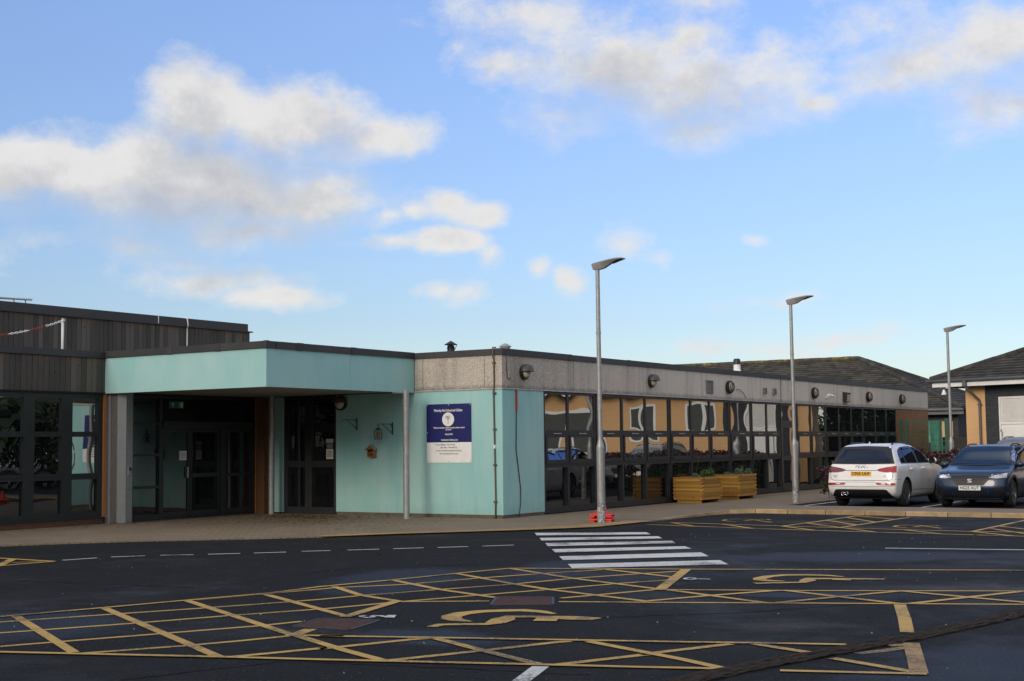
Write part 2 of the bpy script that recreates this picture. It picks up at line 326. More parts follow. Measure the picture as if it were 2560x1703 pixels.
# ------------------------------------------------------------------ object helpers
def tag(o, label=None, cat=None, group=None, kind=None):
    for k, v in (('label', label), ('category', cat), ('group', group), ('kind', kind)):
        if v: o[k] = v
    return o
def empty(name, loc=(0, 0, 0), rz=0, label=None, cat=None, group=None, kind=None):
    o = bpy.data.objects.new(name, None); COL.objects.link(o); o.location = loc; o.rotation_euler = (0, 0, rz)
    o.empty_display_size = .2
    return tag(o, label, cat, group, kind)
def wloc(o):
    v = Vector((0, 0, 0))
    while o is not None: v += Vector(o.location); o = o.parent
    return v
def kids(o): return [c for c in bpy.data.objects if c.parent == o]
def copy_tree(o, parent=None):
    c = o.copy(); COL.objects.link(c); c.parent = parent
    for ch in kids(o): copy_tree(ch, c)
    return c
class MB:
    def __init__(s): s.v = []; s.f = []; s.mi = []; s.cur = 0
    def add(s, vs, fs):
        b = len(s.v); s.v += [Vector(x) for x in vs]; s.f += [tuple(i+b for i in f) for f in fs]; s.mi += [s.cur]*len(fs); return s
    def box(s, x0, x1, y0, y1, z0, z1, bev=0):
        x0, x1 = min(x0, x1), max(x0, x1); y0, y1 = min(y0, y1), max(y0, y1); z0, z1 = min(z0, z1), max(z0, z1)
        if bev:
            bm = bmesh.new(); bmesh.ops.create_cube(bm, size=1)
            for v in bm.verts: v.co = Vector(((x0+x1)/2+v.co.x*(x1-x0), (y0+y1)/2+v.co.y*(y1-y0), (z0+z1)/2+v.co.z*(z1-z0)))
            bmesh.ops.bevel(bm, geom=bm.edges[:], offset=bev, segments=2, affect='EDGES', profile=.5)
            bm.verts.index_update(); s.add([v.co.copy() for v in bm.verts], [tuple(v.index for v in f.verts) for f in bm.faces]); bm.free(); return s
        v = [(x0, y0, z0), (x1, y0, z0), (x1, y1, z0), (x0, y1, z0), (x0, y0, z1), (x1, y0, z1), (x1, y1, z1), (x0, y1, z1)]
        return s.add(v, [(3, 2, 1, 0), (4, 5, 6, 7), (0, 1, 5, 4), (1, 2, 6, 5), (2, 3, 7, 6), (3, 0, 4, 7)])
    def prism(s, poly, z0, z1):
        "poly counter-clockwise seen from above"
        n = len(poly); v = [(p[0], p[1], z0) for p in poly]+[(p[0], p[1], z1) for p in poly]
        return s.add(v, [tuple(range(n-1, -1, -1)), tuple(range(n, 2*n))]+[(i, (i+1) % n, n+(i+1) % n, n+i) for i in range(n)])
    def ext(s, poly, d):
        "extrude an arbitrary planar 3-D polygon by vector d"
        n = len(poly); d = Vector(d); v = [Vector(p) for p in poly]+[Vector(p)+d for p in poly]
        return s.add(v, [tuple(range(n-1, -1, -1)), tuple(range(n, 2*n))]+[(i, (i+1) % n, n+(i+1) % n, n+i) for i in range(n)])
    def tube(s, pts, r, n=10, cap=True, r1=None):
        pts = [Vector(p) for p in pts]; rs = r if isinstance(r, (list, tuple)) else [r+(0 if r1 is None else (r1-r)*i/(len(pts)-1)) for i in range(len(pts))]
        t = (pts[1]-pts[0]).normalized(); a = t.orthogonal().normalized(); rings = []
        for i, p in enumerate(pts):
            tt = (pts[min(i+1, len(pts)-1)]-pts[max(i-1, 0)]).normalized(); a = (a-tt*a.dot(tt)).normalized(); b = tt.cross(a)
            rings.append([p+(a*math.cos(k*2*math.pi/n)+b*math.sin(k*2*math.pi/n))*rs[i] for k in range(n)])
        v = [q for ring in rings for q in ring]; f = []
        for i in range(len(pts)-1):
            for k in range(n): f.append((i*n+k, i*n+(k+1) % n, (i+1)*n+(k+1) % n, (i+1)*n+k))
        if cap: f += [tuple(range(n-1, -1, -1)), tuple((len(pts)-1)*n+k for k in range(n))]
        return s.add(v, f)
    def lathe(s, prof, org=(0, 0, 0), axis='z', n=24, a0=0, a1=2*math.pi):
        "prof = [(r, h)...] turned about an axis"
        full = abs(a1-a0-2*math.pi) < 1e-4; m_ = n if full else n+1; v = []
        for r, h in prof:
            for k in range(m_):
                a = a0+(a1-a0)*k/n; c, q = r*math.cos(a), r*math.sin(a)
                p = (c, q, h) if axis == 'z' else ((h, c, q) if axis == 'x' else (q, h, c))
                v.append(Vector(p)+Vector(org))
        f = []
        for i in range(len(prof)-1):
            for k in range(n): k2 = (k+1) % m_; f.append((i*m_+k, i*m_+k2, (i+1)*m_+k2, (i+1)*m_+k))
        return s.add(v, f)
    def quad(s, a, b, c, d): return s.add([a, b, c, d], [(0, 1, 2, 3)])
    def bulge(s, org, du, dv, nrm, amp, n=8, tilt=(0, 0)):
        "slightly pillowed sheet (an insulating-glass pane)"
        org, du, dv, nrm = map(Vector, (org, du, dv, nrm)); v = []; k1, k2 = random.uniform(-1.1, 1.1), random.uniform(-.8, .8)
        for j in range(n+1):
            for i in range(n+1):
                a, b = i/n*2-1, j/n*2-1
                v.append(org+du*(i/n)+dv*(j/n)+nrm*(amp*(1-a*a)*(1-b*b)*(1+k1*a+k2*b)+tilt[0]*a+tilt[1]*b))
        return s.add(v, [(j*(n+1)+i, j*(n+1)+i+1, (j+1)*(n+1)+i+1, (j+1)*(n+1)+i) for j in range(n) for i in range(n)])
    def build(s, name, mat, parent=None, smooth=False, sharp=None, fix=True):
        off = wloc(parent); me = bpy.data.meshes.new(name)
        me.from_pydata([v-off for v in s.v], [], s.f)
        mats = mat if isinstance(mat, (list, tuple)) else [mat]
        for q in mats: me.materials.append(M[q] if isinstance(q, str) else q)
        for p, i in zip(me.polygons, s.mi): p.material_index = i
        if fix:
            bm = bmesh.new(); bm.from_mesh(me); bmesh.ops.recalc_face_normals(bm, faces=bm.faces[:]); bm.to_mesh(me); bm.free()
        if smooth or sharp:
            me.polygons.foreach_set('use_smooth', [True]*len(me.polygons))
            if sharp: me.set_sharp_from_angle(angle=rad(sharp))
        me.update()
        o = bpy.data.objects.new(name, me); COL.objects.link(o); o.parent = parent
        return o
def text_mesh(txt, size, align='CENTER', bold=0):
    cu = bpy.data.curves.new('lettering', 'FONT'); cu.body = txt; cu.size = size; cu.align_x = align; cu.align_y = 'CENTER'; cu.resolution_u = 3; cu.extrude = .001; cu.offset = bold*size
    o = bpy.data.objects.new('lettering', cu); COL.objects.link(o)
    dg = bpy.context.evaluated_depsgraph_get(); dg.update()
    me = bpy.data.meshes.new_from_object(o.evaluated_get(dg)); bpy.data.objects.remove(o)
    return me
def lettering(txt, size, mat, parent, loc, u, v, name='lettering', sx=1, fit=None, bold=0):
    "flat letters: text x axis along u, text y axis along v, in the parent's space"
    me = text_mesh(txt, size, bold=bold)
    u, v = Vector(u), Vector(v); w = u.cross(v)
    xs = [q.co.x for q in me.vertices]; k = sx
    if fit: k = fit/(max(xs)-min(xs)); cx = (max(xs)+min(xs))/2
    else: cx = 0
    for q in me.vertices: q.co = u*((q.co.x-cx)*k)+v*q.co.y+w*q.co.z
    me.materials.clear(); me.materials.append(M[mat]); o = bpy.data.objects.new(name, me); COL.objects.link(o); o.parent = parent; o.location = loc
    return o

# ------------------------------------------------------------------ ground, road, pavement
def sheet(name, poly, z, mat, **kw):
    o = MB().add([(p[0], p[1], z) for p in poly], [tuple(range(len(poly)))]).build(name, mat, **kw); return o
g = sheet('ground', [(-900, -900), (900, -900), (900, 900), (-900, 900)], -.10, 'grass'); tag(g, kind='structure')
road = empty('road', (0, 0, ROADZ), kind='structure')
MB().quad((-60, -25, ROADZ), (60, -25, ROADZ), (60, 64, ROADZ), (-60, 64, ROADZ)).build('asphalt', 'asphalt', road)

edge = [G(*p) for p in ((0, 1367), (150, 1361), (300, 1356), (500, 1352), (800, 1344), (1000, 1336), (1300, 1327), (1500, 1318.5))]
edge = [Vector((-24.3, 9.0, 0)), Vector((-21.9, 13.2, 0))]+edge
edge = [Vector((p.x, p.y, 0)) for p in edge]+[Vector((-13.42, 26.5, 0)), Vector((-13.4, 50, 0))]
pav = empty('pavement', (-18, 25, 0), kind='structure')
mb = MB(); top = [(p.x, p.y, 0) for p in edge]; wallside = [(-17.0, 50, 0), (-17.0, 26, 0), (-24.6, 26, 0), (-24.6, 9.0, 0)]
outl = top+wallside
mb.add(outl, [tuple(range(len(outl)))])
for a, b in zip(top[:-1], top[1:]): mb.quad(a, b, (b[0], b[1], -.06), (a[0], a[1], -.06))
mb.build('paving', 'paving', pav)
# raised strip and its kerb in front of the parked cars
fr = [(-13.42, 26.5, .003), (-13.41, 27.6, .02), (-13.36, 28.8, .045), (-13.2, 29.6, .065), (-12.75, 30.05, .08), (14, 30.05, .08)]
bk = [(-14.5, 26.5, .003), (-14.5, 28.3, .003), (-14.4, 30.2, .003), (-13.9, 31.6, .02), (-12.9, 32.0, .08), (14, 32.0, .08)]
def inset(p, q, d): return tuple(Vector(p)+(Vector(q)-Vector(p)).normalized()*d)
fi = [inset(a, b, .125) for a, b in zip(fr, bk)]
mb = MB()
for i in range(5): mb.quad(fi[i], fi[i+1], bk[i+1], bk[i])
for i in range(3, 5): mb.quad(bk[i], bk[i+1], (*bk[i+1][:2], -.05), (*bk[i][:2], -.05))
mb.build('raised_paving', 'paving', pav)
mb = MB()
def kstone(a, b, ai, bi):
    lo = lambda p: (p[0], p[1], -.06)
    mb.add([a, b, bi, ai, lo(a), lo(b)], [(0, 1, 2, 3), (0, 4, 5, 1)])
for i in range(4): kstone(fr[i], fr[i+1], fi[i], fi[i+1])
x = -12.75; ks = (.79, .91, .92, .91, .915, .91, .91, .91)
k = 0
while x < 13:
    w = ks[k % 8]; k += 1
    mb.box(x+.006, x+w-.006, 30.05+random.uniform(-.004, .004), 30.175, -.06, .081+random.uniform(-.002, .002), bev=.012); x += w
mb.build('kerb', 'kerb', pav)
# sealed joints in the tarmac
# thin flush edging along the road edge
mb = MB()
for a, b in zip(edge[:-2], edge[1:-1]):
    d = (b-a).normalized(); n_ = Vector((-d.y, d.x, 0)); ln = (b-a).length; k = max(1, int(ln/.9))
    for i in range(k):
        p, q = a+d*(ln*i/k+.004), a+d*(ln*(i+1)/k-.004)
        mb.add([p-n_*.008-Vector((0, 0, .03)), q-n_*.008-Vector((0, 0, .03)), q-n_*.006+Vector((0, 0, .005)), p-n_*.006+Vector((0, 0, .005)), q+n_*.1+Vector((0, 0, .005)), p+n_*.1+Vector((0, 0, .005))], [(0, 1, 2, 3), (3, 2, 4, 5)])
mb.build('edging', M['paving'], pav)
# buff tactile strip
def strip_along(pts, w, z):
    mb = MB(); ps = []
    for i, p in enumerate(pts):
        d = (pts[min(i+1, len(pts)-1)]-pts[max(0, i-1)]).normalized(); n_ = Vector((-d.y, d.x, 0)); ps.append((p+n_*.11, p+n_*(.11+w[i])))
    for (a, b), (c, d) in zip(ps[:-1], ps[1:]): mb.quad((a.x, a.y, z), (c.x, c.y, z), (d.x, d.y, z), (b.x, b.y, z))
    return mb
tp = [G(*p, 0) for p in ((815, 1343), (1000, 1336), (1180, 1330.5), (1330, 1326), (1500, 1318.5), (1580, 1310), (1640, 1304))]
mbt = strip_along(tp, [.4, .4, .45, .55, .75, .6, .3], .006)
# blister domes
for i in range(len(tp)-1):
    a, b = tp[i], tp[i+1]; d = (b-a).normalized(); n_ = Vector((-d.y, d.x, 0)); q = 0
    while q < (b-a).length:
        for j in range(6):
            w_ = [.4, .4, .45, .55, .75, .6, .3][i]*.95
            p = a+d*q+n_*(.15+.0667*j*w_/.4)
            mbt.lathe([(.013, .006), (.009, .011), (0, .012)], (p.x, p.y, 0), n=6)
        q += .0667
tag(mbt.build('tactile_paving', 'tactile', pav))

mk_layer = [0]
def stripe(mb, pts, w, lay):
    mk_layer[0] = (mk_layer[0]+1) % 40; z = ROADZ+.004+lay*.0025+mk_layer[0]*.00006
    pts = [Vector((p.x, p.y, 0)) for p in pts]; L_, R_ = [], []
    for i, p in enumerate(pts):
        ws = w[i] if isinstance(w, (list, tuple)) else w
        d = (pts[min(i+1, len(pts)-1)]-pts[max(0, i-1)]).normalized(); n_ = Vector((-d.y, d.x, 0))
        L_.append(p+n_*ws/2); R_.append(p-n_*ws/2)
    for i in range(len(pts)-1):
        mb.quad((R_[i].x, R_[i].y, z), (R_[i+1].x, R_[i+1].y, z), (L_[i+1].x, L_[i+1].y, z), (L_[i].x, L_[i].y, z))
def poly(mb, pts, lay=2):
    mk_layer[0] = (mk_layer[0]+1) % 40; z = ROADZ+.004+lay*.0025+mk_layer[0]*.00006
    mb.add([(p.x, p.y, z) for p in pts], [tuple(range(len(pts)))])
ZA = lambda x, y: G(x*.36487, 1300+y*.36471)
ZB = lambda x, y: G(800+x*.38184, 1300+y*.38199)
ZC = lambda x, y: G(1600+x*.4073, 1240+y*.4072)
ZD = lambda x, y: G(1600+x*.4073, 1270+y*.4075)
WT, WD = .08, .094
mb = MB()
TL = [(ZA, 0, 668), (ZA, 700, 607), (ZA, 1300, 553), (ZA, 1850, 505), (ZB, 0, 441), (ZB, 520, 392), (ZB, 900, 353), (ZB, 1245, 320)]
P_ = lambda seq: [f(x, y) for f, x, y in seq]
stripe(mb, P_(TL), WT, 2)
stripe(mb, P_([(ZB, 1235, 320), (ZB, 2357, 326), (ZC, 2357, 460), (ZC, 3600, 466)]), .085, 2)
for seq in ([(ZA, -300, 726), (ZA, 0, 703), (ZA, 190, 689), (ZA, 780, 648), (ZA, 1400, 606), (ZA, 1950, 566), (ZB, 0, 522), (ZB, 280, 496), (ZB, 780, 457), (ZB, 1240, 424), (ZB, 1650, 385), (ZB, 2090, 354), (ZB, 2340, 338)],
            [(ZA, -300, 800), (ZA, 0, 777), (ZA, 215, 762), (ZA, 900, 712), (ZA, 1550, 660), (ZA, 2150, 616), (ZB, 50, 582), (ZB, 440, 545)],
            [(ZA, -300, 893), (ZA, 0, 870), (ZA, 350, 842), (ZA, 1080, 784), (ZA, 1780, 728), (ZA, 2065, 698)],
            [(ZA, 570, 917), (ZA, 1270, 865), (ZA, 1640, 832), (ZA, 1990, 797)],
            [(ZA, 1340, 551), (ZB, 110, 445), (ZB, 560, 424), (ZB, 1000, 386), (ZB, 1420, 355), (ZB, 1850, 327)],
            [(ZB, 530, 537), (ZB, 1020, 496), (ZB, 1480, 459), (ZB, 1930, 420), (ZB, 2285, 394)],
            [(ZB, 1578, 514), (ZB, 1780, 496), (ZB, 2205, 457)],
            [(ZB, 525, 537), (ZB, 1108, 533)], [(ZB, 1562, 537), (ZB, 2357, 543), (ZC, 1000, 660), (ZC, 2357, 668), (ZC, 3600, 676)],
            [(ZC, 160, 577), (ZC, 1000, 583), (ZC, 2357, 586), (ZC, 3600, 592)]): stripe(mb, P_(seq), WT, 0)
for seq in ([(ZA, 110, 664), (ZA, 505, 912)], [(ZA, 720, 610), (ZA, 1490, 940)], [(ZA, 1285, 557), (ZA, 2010, 795)], [(ZA, 1812, 512), (ZB, 165, 632)],
            [(ZB, 92, 440), (ZB, 270, 497), (ZB, 520, 536)], [(ZB, 485, 399), (ZB, 780, 458), (ZB, 1150, 512)], [(ZB, 895, 354), (ZB, 1260, 421), (ZB, 1500, 459), (ZB, 2110, 533)],
            [(ZB, 1255, 322), (ZB, 1650, 385), (ZB, 2240, 459)], [(ZB, 1870, 327), (ZB, 2310, 377)],
            [(ZC, 175, 580), (ZC, 770, 660)], [(ZC, 885, 583), (ZC, 1580, 664)], [(ZC, 1600, 587), (ZC, 2357, 657), (ZC, 2480, 668)],
            [(ZC, 10, 652), (ZC, 430, 615), (ZC, 840, 584)], [(ZC, 840, 660), (ZC, 1220, 622), (ZC, 1590, 588)], [(ZC, 1650, 666), (ZC, 2020, 625), (ZC, 2340, 590)],
            [(ZA, 2030, 797), (ZA, 2357, 898), (ZB, 400, 922)], [(ZB, 760, 780), (ZB, 1060, 858), (ZB, 1440, 952)], [(ZB, 1760, 800), (ZB, 2357, 915), (ZC, 520, 1066)],
            [(ZC, 700, 913), (ZC, 1060, 970)], [(ZC, 1180, 1001), (ZC, 1690, 1088)]): stripe(mb, P_(seq), WD, 1)
stripe(mb, P_([(ZA, -300, 906), (ZA, 0, 912), (ZA, 560, 925), (ZA, 1550, 947), (ZB, 0, 921), (ZB, 1400, 953), (ZC, 0, 1058), (ZC, 525, 1068)]), WT, 2)
stripe(mb, P_([(ZA, 1990, 797), (ZA, 2357, 803), (ZB, 0, 766), (ZB, 700, 776), (ZB, 2357, 805), (ZC, 700, 909), (ZC, 1265, 919)]), WT, 2)
for seq in ([(ZA, 1600, 942), (ZA, 2240, 880), (ZB, 0, 848), (ZB, 590, 787), (ZB, 740, 776)], [(ZB, 440, 925), (ZB, 1060, 860), (ZB, 1560, 803), (ZB, 1640, 797)], [(ZB, 1540, 953), (ZB, 2180, 880), (ZC, 0, 978), (ZC, 560, 912)]): stripe(mb, P_(seq), WD, 0)
stripe(mb, P_([(ZC, 285, 453), (ZC, 120, 580)]), .135, 1)
stripe(mb, P_([(ZB, 500, 537), (ZB, 160, 640)]), .12, 1)
stripe(mb, P_([(ZC, 1595, 670), (ZC, 1625, 760), (ZC, 1640, 841)]), .12, 1)
stripe(mb, P_([(ZA, 1985, 800), (ZA, 2130, 750)]), .13, 0)
stripe(mb, P_([(ZC, 860, 1078), (ZC, 1760, 1099)]), WT, 2)
# far bays
for seq in ([(45, 104), (330, 115), (700, 129), (1460, 152), (1860, 163), (2357, 177), (2700, 186)], [(190, 92), (490, 101), (870, 113), (1210, 124), (1620, 136), (2030, 147), (2357, 152), (2700, 158)]): stripe(mb, [ZD(*p) for p in seq], .09, 2)
for seq in ([(195, 92), (335, 115)], [(500, 100), (700, 129)], [(875, 114), (1070, 139)], [(1020, 95), (1460, 152)], [(1620, 136), (1865, 163)], [(2040, 147), (2290, 174)], [(2150, 128), (2500, 180)]): stripe(mb, [ZD(*p) for p in seq], .09, 1)
for seq in ([(860, 114), (1100, 83), (1340, 48)], [(1215, 123), (1440, 90), (1655, 58)], [(1150, 78), (1330, 105)], [(1265, 60), (1445, 88)], [(1335, 50), (1560, 70)], [(2030, 148), (2340, 82), (2500, 50)], [(2200, 112), (2440, 140)], [(2400, 150), (2600, 95)]): stripe(mb, [ZD(*p) for p in seq], .09, 0)
for seq in ([(1140, 80), (1450, 89)], [(1010, 96), (1340, 106)], [(870, 113), (1215, 123)]): stripe(mb, [ZD(*p) for p in seq], .05, 1)
# hatched tip at far left
stripe(mb, [ZA(-400, 236), ZA(0, 264), ZA(370, 286)], .1, 0); stripe(mb, [ZA(-400, 366), ZA(0, 317), ZA(370, 287)], .1, 1); stripe(mb, [ZA(95, 270), ZA(-20, 322)], .13, 2); stripe(mb, [ZA(80, 297), ZA(290, 289)], .06, 2)
# painted wheelchair symbols
def symbol(F, arc, ws, bar, wb, foot):
    stripe(mb, [F(*p) for p in arc], ws, 0); stripe(mb, [F(*p) for p in bar], wb, 1); stripe(mb, [F(*p) for p in foot], .22, 2)
symbol(ZB, [(1535, 618), (1450, 603), (1330, 594), (1200, 596), (1050, 602), (930, 615), (865, 632), (860, 648), (905, 660), (990, 668)], [.06, .15, .18, .19, .2, .21, .21, .2, .16, .05],
       [(725, 705), (790, 690), (900, 688), (1090, 687), (1150, 676), (1200, 655), (1245, 637), (1400, 638), (1650, 646), (1780, 651), (1838, 646)], [.1, .13, .13, .13, .2, .24, .17, .13, .26, .22, .05], [(1500, 641), (1470, 668)])
symbol(ZC, [(1250, 499), (1150, 490), (1020, 487), (890, 488), (790, 496), (735, 508), (735, 517), (800, 523), (890, 526)], [.05, .13, .15, .16, .17, .17, .17, .15, .05],
       [(705, 541), (800, 538), (1000, 534), (1030, 522), (1045, 511), (1240, 512), (1400, 514), (1500, 515)], [.16, .14, .13, .2, .2, .12, .18, .12], [(1250, 513), (1235, 522)])
for ox, oy, sc in ((0, 0, 1), (1050, 37, .95)):
    q = lambda x, y: ZD(505+ox+(x-505)*sc, 78+oy+(y-78)*sc)
    stripe(mb, [q(690, 71), (q(600, 69)), q(530, 72), q(507, 78), q(540, 83), q(590, 86)], .065, 0)
    stripe(mb, [q(640, 82), q(700, 74), q(780, 72), q(800, 76)], .075, 1); stripe(mb, [q(705, 78), q(760, 85), q(808, 92)], .07, 2)
mb.build('yellow_marking', 'yellow', road, fix=False)
mb = MB()
stripe(mb, P_([(ZC, 1665, 908), (ZC, 1690, 1000), (ZC, 1715, 1096)]), .13, 1); stripe(mb, P_([(ZC, 1330, 970), (ZC, 1500, 952), (ZC, 1640, 930)]), .11, 0); stripe(mb, P_([(ZC, 1530, 926), (ZC, 1640, 918)]), .1, 2)
mb.build('worn_marking', 'yellow_worn', road, fix=False)
# white markings
mb = MB()
cz = [[ZB(1405, 88), ZB(2135, 83), ZB(2165, 97), ZB(1420, 104)], [ZB(1437, 121), ZB(2215, 110), ZB(2240, 124), ZB(1450, 138)], [ZB(1475, 155), ZB(2305, 140), ZB(2330, 156), ZB(1490, 175)],
      [ZB(1518, 195), ZC(275, 312), ZC(315, 327), ZB(1540, 217)], [ZB(1565, 242), ZC(375, 350), ZC(422, 374), ZB(1592, 267)], [ZB(1622, 293), ZC(490, 398), ZC(545, 424), ZB(1650, 320)]]
for q in cz: poly(mb, q[::-1])
mb.build('zebra_crossing', 'white_line', road)
mb = MB()
for F, a, b, c, d in ((ZA, 430, 278, 665, 262), (ZA, 762, 256, 993, 247), (ZA, 1098, 244, 1325, 240), (ZA, 1425, 237, 1648, 231), (ZA, 1740, 229, 1960, 222), (ZA, 2066, 217, 2265, 212), (ZB, 180, 199, 387, 193), (ZB, 480, 190, 678, 184), (ZB, 770, 182, 970, 176), (ZB, 1063, 173, 1270, 166)):
    stripe(mb, [F(a, b), F(c, d)], .085, 0)
mb.build('dashed_line', 'white_line', road, fix=False)
mb = MB(); stripe(mb, P_([(ZC, 1505, 322), (ZC, 2357, 333), (ZC, 3600, 349)]), .1, 0)
stripe(mb, [ZB(1445, 962), ZB(1320, 1056), ZB(1100, 1230)], .13, 0)
for x_ in (-13.0, -9.98, -7.5, -5.0, -2.5): stripe(mb, [Vector((x_, 32.4, 0)), Vector((x_, 37.4, 0))], .1, 1)
mb.build('white_line', 'white_line', road, fix=False)
mb = MB()
stripe(mb, [ZB(*p) for p in ((488, 631), (395, 631), (330, 627))], .045, 0) if False else None
stripe(mb, [ZB(*p) for p in ((492, 630), (440, 629))], .10, 0); stripe(mb, [ZB(*p) for p in ((470, 628), (455, 645))], .09, 1)
stripe(mb, [ZB(*p) for p in ((450, 643), (395, 634), (350, 632), (338, 637), (352, 643))], .055, 2)
stripe(mb, [ZB(*p) for p in ((352, 643), (310, 643), (272, 637), (268, 631), (300, 628))], .055, 0)
stripe(mb, [ZC(*p) for p in ((432, 516), (360, 514), (330, 509), (300, 507), (275, 510), (280, 516), (315, 518), (345, 515), (350, 511))], .05, 2)
mb.build('bay_number', 'white_line', road, fix=False)

mb = MB()
for seq in ([(1440, 1412), (1900, 1385), (2200, 1352), (2560, 1345)], [(-40, 1450), (500, 1470), (900, 1418), (1230, 1412)], [(1180, 1560), (1500, 1545), (1900, 1530), (2230, 1505), (2600, 1490)], [(300, 1703), (700, 1655), (1100, 1670), (1500, 1690)]):
    q = [G(*p) for p in seq]; fine = []
    for a, b in zip(q[:-1], q[1:]):
        for j in range(12): c = a.lerp(b, j/12); fine.append(Vector((c.x+random.uniform(-.03, .03), c.y+random.uniform(-.03, .03), 0)))
    mk_layer[0] = 0; stripe(mb, fine, [random.uniform(.008, .03) for _ in fine], -1)
mb.build('sealed_joint', 'tar', road, fix=False)
def slab_on_ground(name, pts, mat, label, cat, h=.006):
    c = sum(pts, Vector())/len(pts); t = empty(name, (c.x, c.y, ROADZ), label=label, cat=cat)
    mb = MB(); mb.prism([(p.x, p.y) for p in pts][::-1], ROADZ-.02, ROADZ+h); mb.build('cover', mat, t)
    mb = MB(); n = len(pts)
    for i in range(n):
        a, b = pts[i], pts[(i+1) % n]; d = (b-a).normalized(); q = Vector((-d.y, d.x, 0))
        mb.quad(Vector((a.x, a.y, ROADZ+h+.002)), Vector((b.x, b.y, ROADZ+h+.002)), Vector((b.x, b.y, ROADZ+h+.002))-q*.03, Vector((a.x, a.y, ROADZ+h+.002))-q*.03)
    mb.build('frame', 'black', t)
slab_on_ground('manhole_cover', [ZB(1150, 505), ZB(1535, 505), ZB(1535, 558), ZB(1107, 560)], 'cover', 'rusty brown rectangular cover breaking the yellow line above the wheelchair symbol', 'manhole cover')
slab_on_ground('manhole_cover', [G(724, 1568), G(800, 1546), G(958, 1551), G(876, 1577)], 'cover', 'brown diamond-set cover beside the white bay number near the hatching', 'manhole cover')
pts = [ZC(*p) for p in ((230, 1155), (650, 1062), (1060, 985), (1400, 925), (1700, 868), (2050, 792), (2357, 722), (3000, 575))]
mb = MB()
for k in range(9):
    off = (k-4)*.026; ln = []
    for i, p in enumerate(pts):
        d = (pts[min(i+1, len(pts)-1)]-pts[max(0, i-1)]).normalized(); n_ = Vector((-d.y, d.x, 0))
        ln.append(p+n_*off)
    fine = []
    for a, b in zip(ln[:-1], ln[1:]):
        for j in range(7):
            q = a.lerp(b, j/7); fine.append(Vector((q.x+random.uniform(-.016, .016), q.y+random.uniform(-.016, .016), ROADZ+.004+random.uniform(0, .014))))
    mb.tube(fine, random.uniform(.008, .014), 6)
tag(mb.build('cable_run', 'seam', smooth=True), 'dark brown ragged strip of strands running diagonally over the car park', 'cable run')
dr = empty('drain_channel', G(450, 1355), label='thin slotted drain along the pavement edge near the entrance', cat='drain')
a, b = Vector((-18.9, 17.1, 0)), Vector((-17.55, 18.55, 0)); a, b = edge[4].lerp(edge[5], .1), edge[5].lerp(edge[6], .3)
d = (b-a).normalized(); n_ = Vector((-d.y, d.x, 0)); mb = MB(); q = 0
while q < (b-a).length:
    p = a+d*q-n_*.02; mb.add([p, p+d*.05, p+d*.05-n_*.1, p-n_*.1], [(0, 1, 2, 3)]); q += .09
for v in mb.v: v.z = ROADZ+.006
mb.build('grating', 'black', dr)

# ------------------------------------------------------------------ long wing (pebbledash fascia, mirror glazing)
X0, Y0 = -16.85, 25.59
wing = empty('school_wing', (X0, Y0, 0), label='long flat-roofed school wing with pebbledash fascia, turquoise corner and mirror glazing', cat='building')
mb = MB(); mb.prism([(-21.69, Y0), (X0, Y0), (X0, 27.35), (X0-.3, 27.35), (X0-.3, Y0+.3), (-21.69, Y0+.3)], .075, 2.885)
w = mb.build('wall', 'teal', wing)
MB().box(-23.78, -23.40, Y0, Y0+.3, .03, 2.885).build('wall', 'teal', wing)
MB().box(-23.40, -21.69, Y0+.16, Y0+.3, 0, 2.885).box(-23.40, -21.69, Y0+.02, Y0+.3, 2.87, 2.95).build('door_recess', 'void', wing)
mb = MB(); mb.prism([(-21.68, Y0+.012), (X0-.012, Y0+.012), (X0-.012, 27.35), (X0-.28, 27.35), (X0-.28, Y0+.28), (-21.68, Y0+.28)], -.05, .075); mb.build('plinth', 'rust', wing)
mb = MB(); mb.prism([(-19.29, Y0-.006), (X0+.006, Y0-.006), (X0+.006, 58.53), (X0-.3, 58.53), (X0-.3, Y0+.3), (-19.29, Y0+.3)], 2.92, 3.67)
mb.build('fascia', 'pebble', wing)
for y in (28.75, 32.4, 36.05, 39.7, 43.4, 47.0, 50.7, 54.3): MB().box(X0+.004, X0+.0075, y-.006, y+.006, 2.93, 3.66).build('panel_joint', 'rust', wing)
for x in (-19.05, -17.32): MB().box(x-.006, x+.006, Y0-.0078, Y0-.004, 2.93, 3.66).build('panel_joint', 'rust', wing)
mb = MB(); mb.box(X0-.05, X0+.022, Y0-.02, 58.5, 2.888, 2.918); mb.box(-19.28, X0-.051, Y0-.022, Y0+.05, 2.888, 2.918); mb.build('flashing', 'pale_flashing', wing)
mb = MB(); y = Y0-.035
lens = [3.05]*11
ycur = Y0-.04
while ycur < 58.5:
    y2 = min(ycur+3.02, 58.56); mb.box(X0-.25, X0+.035, ycur+.002, y2-.002, 3.66, 3.80+random.uniform(-.004, .004)); mb.box(X0-.1, X0+.039, y2-.06, y2+.06, 3.655, 3.806) if y2 < 58.5 else None; ycur = y2
mb.box(-19.27, X0-.252, Y0-.04, Y0+.2, 3.66, 3.80)
mb.build('roof_edge', 'trim', wing)
mb = MB(); mb.box(-42, X0-.2, Y0+.12, 58.4, 3.60, 3.72); mb.build('roof', 'felt', wing)
mb = MB(); mb.box(-42, X0-.32, Y0+.31, 58.4, -.05, 3.59); mb.build('core', 'void', wing)
mb = MB(); mb.prism([(X0+.001, 54.14), (X0+.001, 58.5), (-30, 58.5), (-30, 58.2), (X0-.29, 58.2), (X0-.29, 54.14)], -.06, 2.885); mb.build('brick_wall', 'brick', wing)

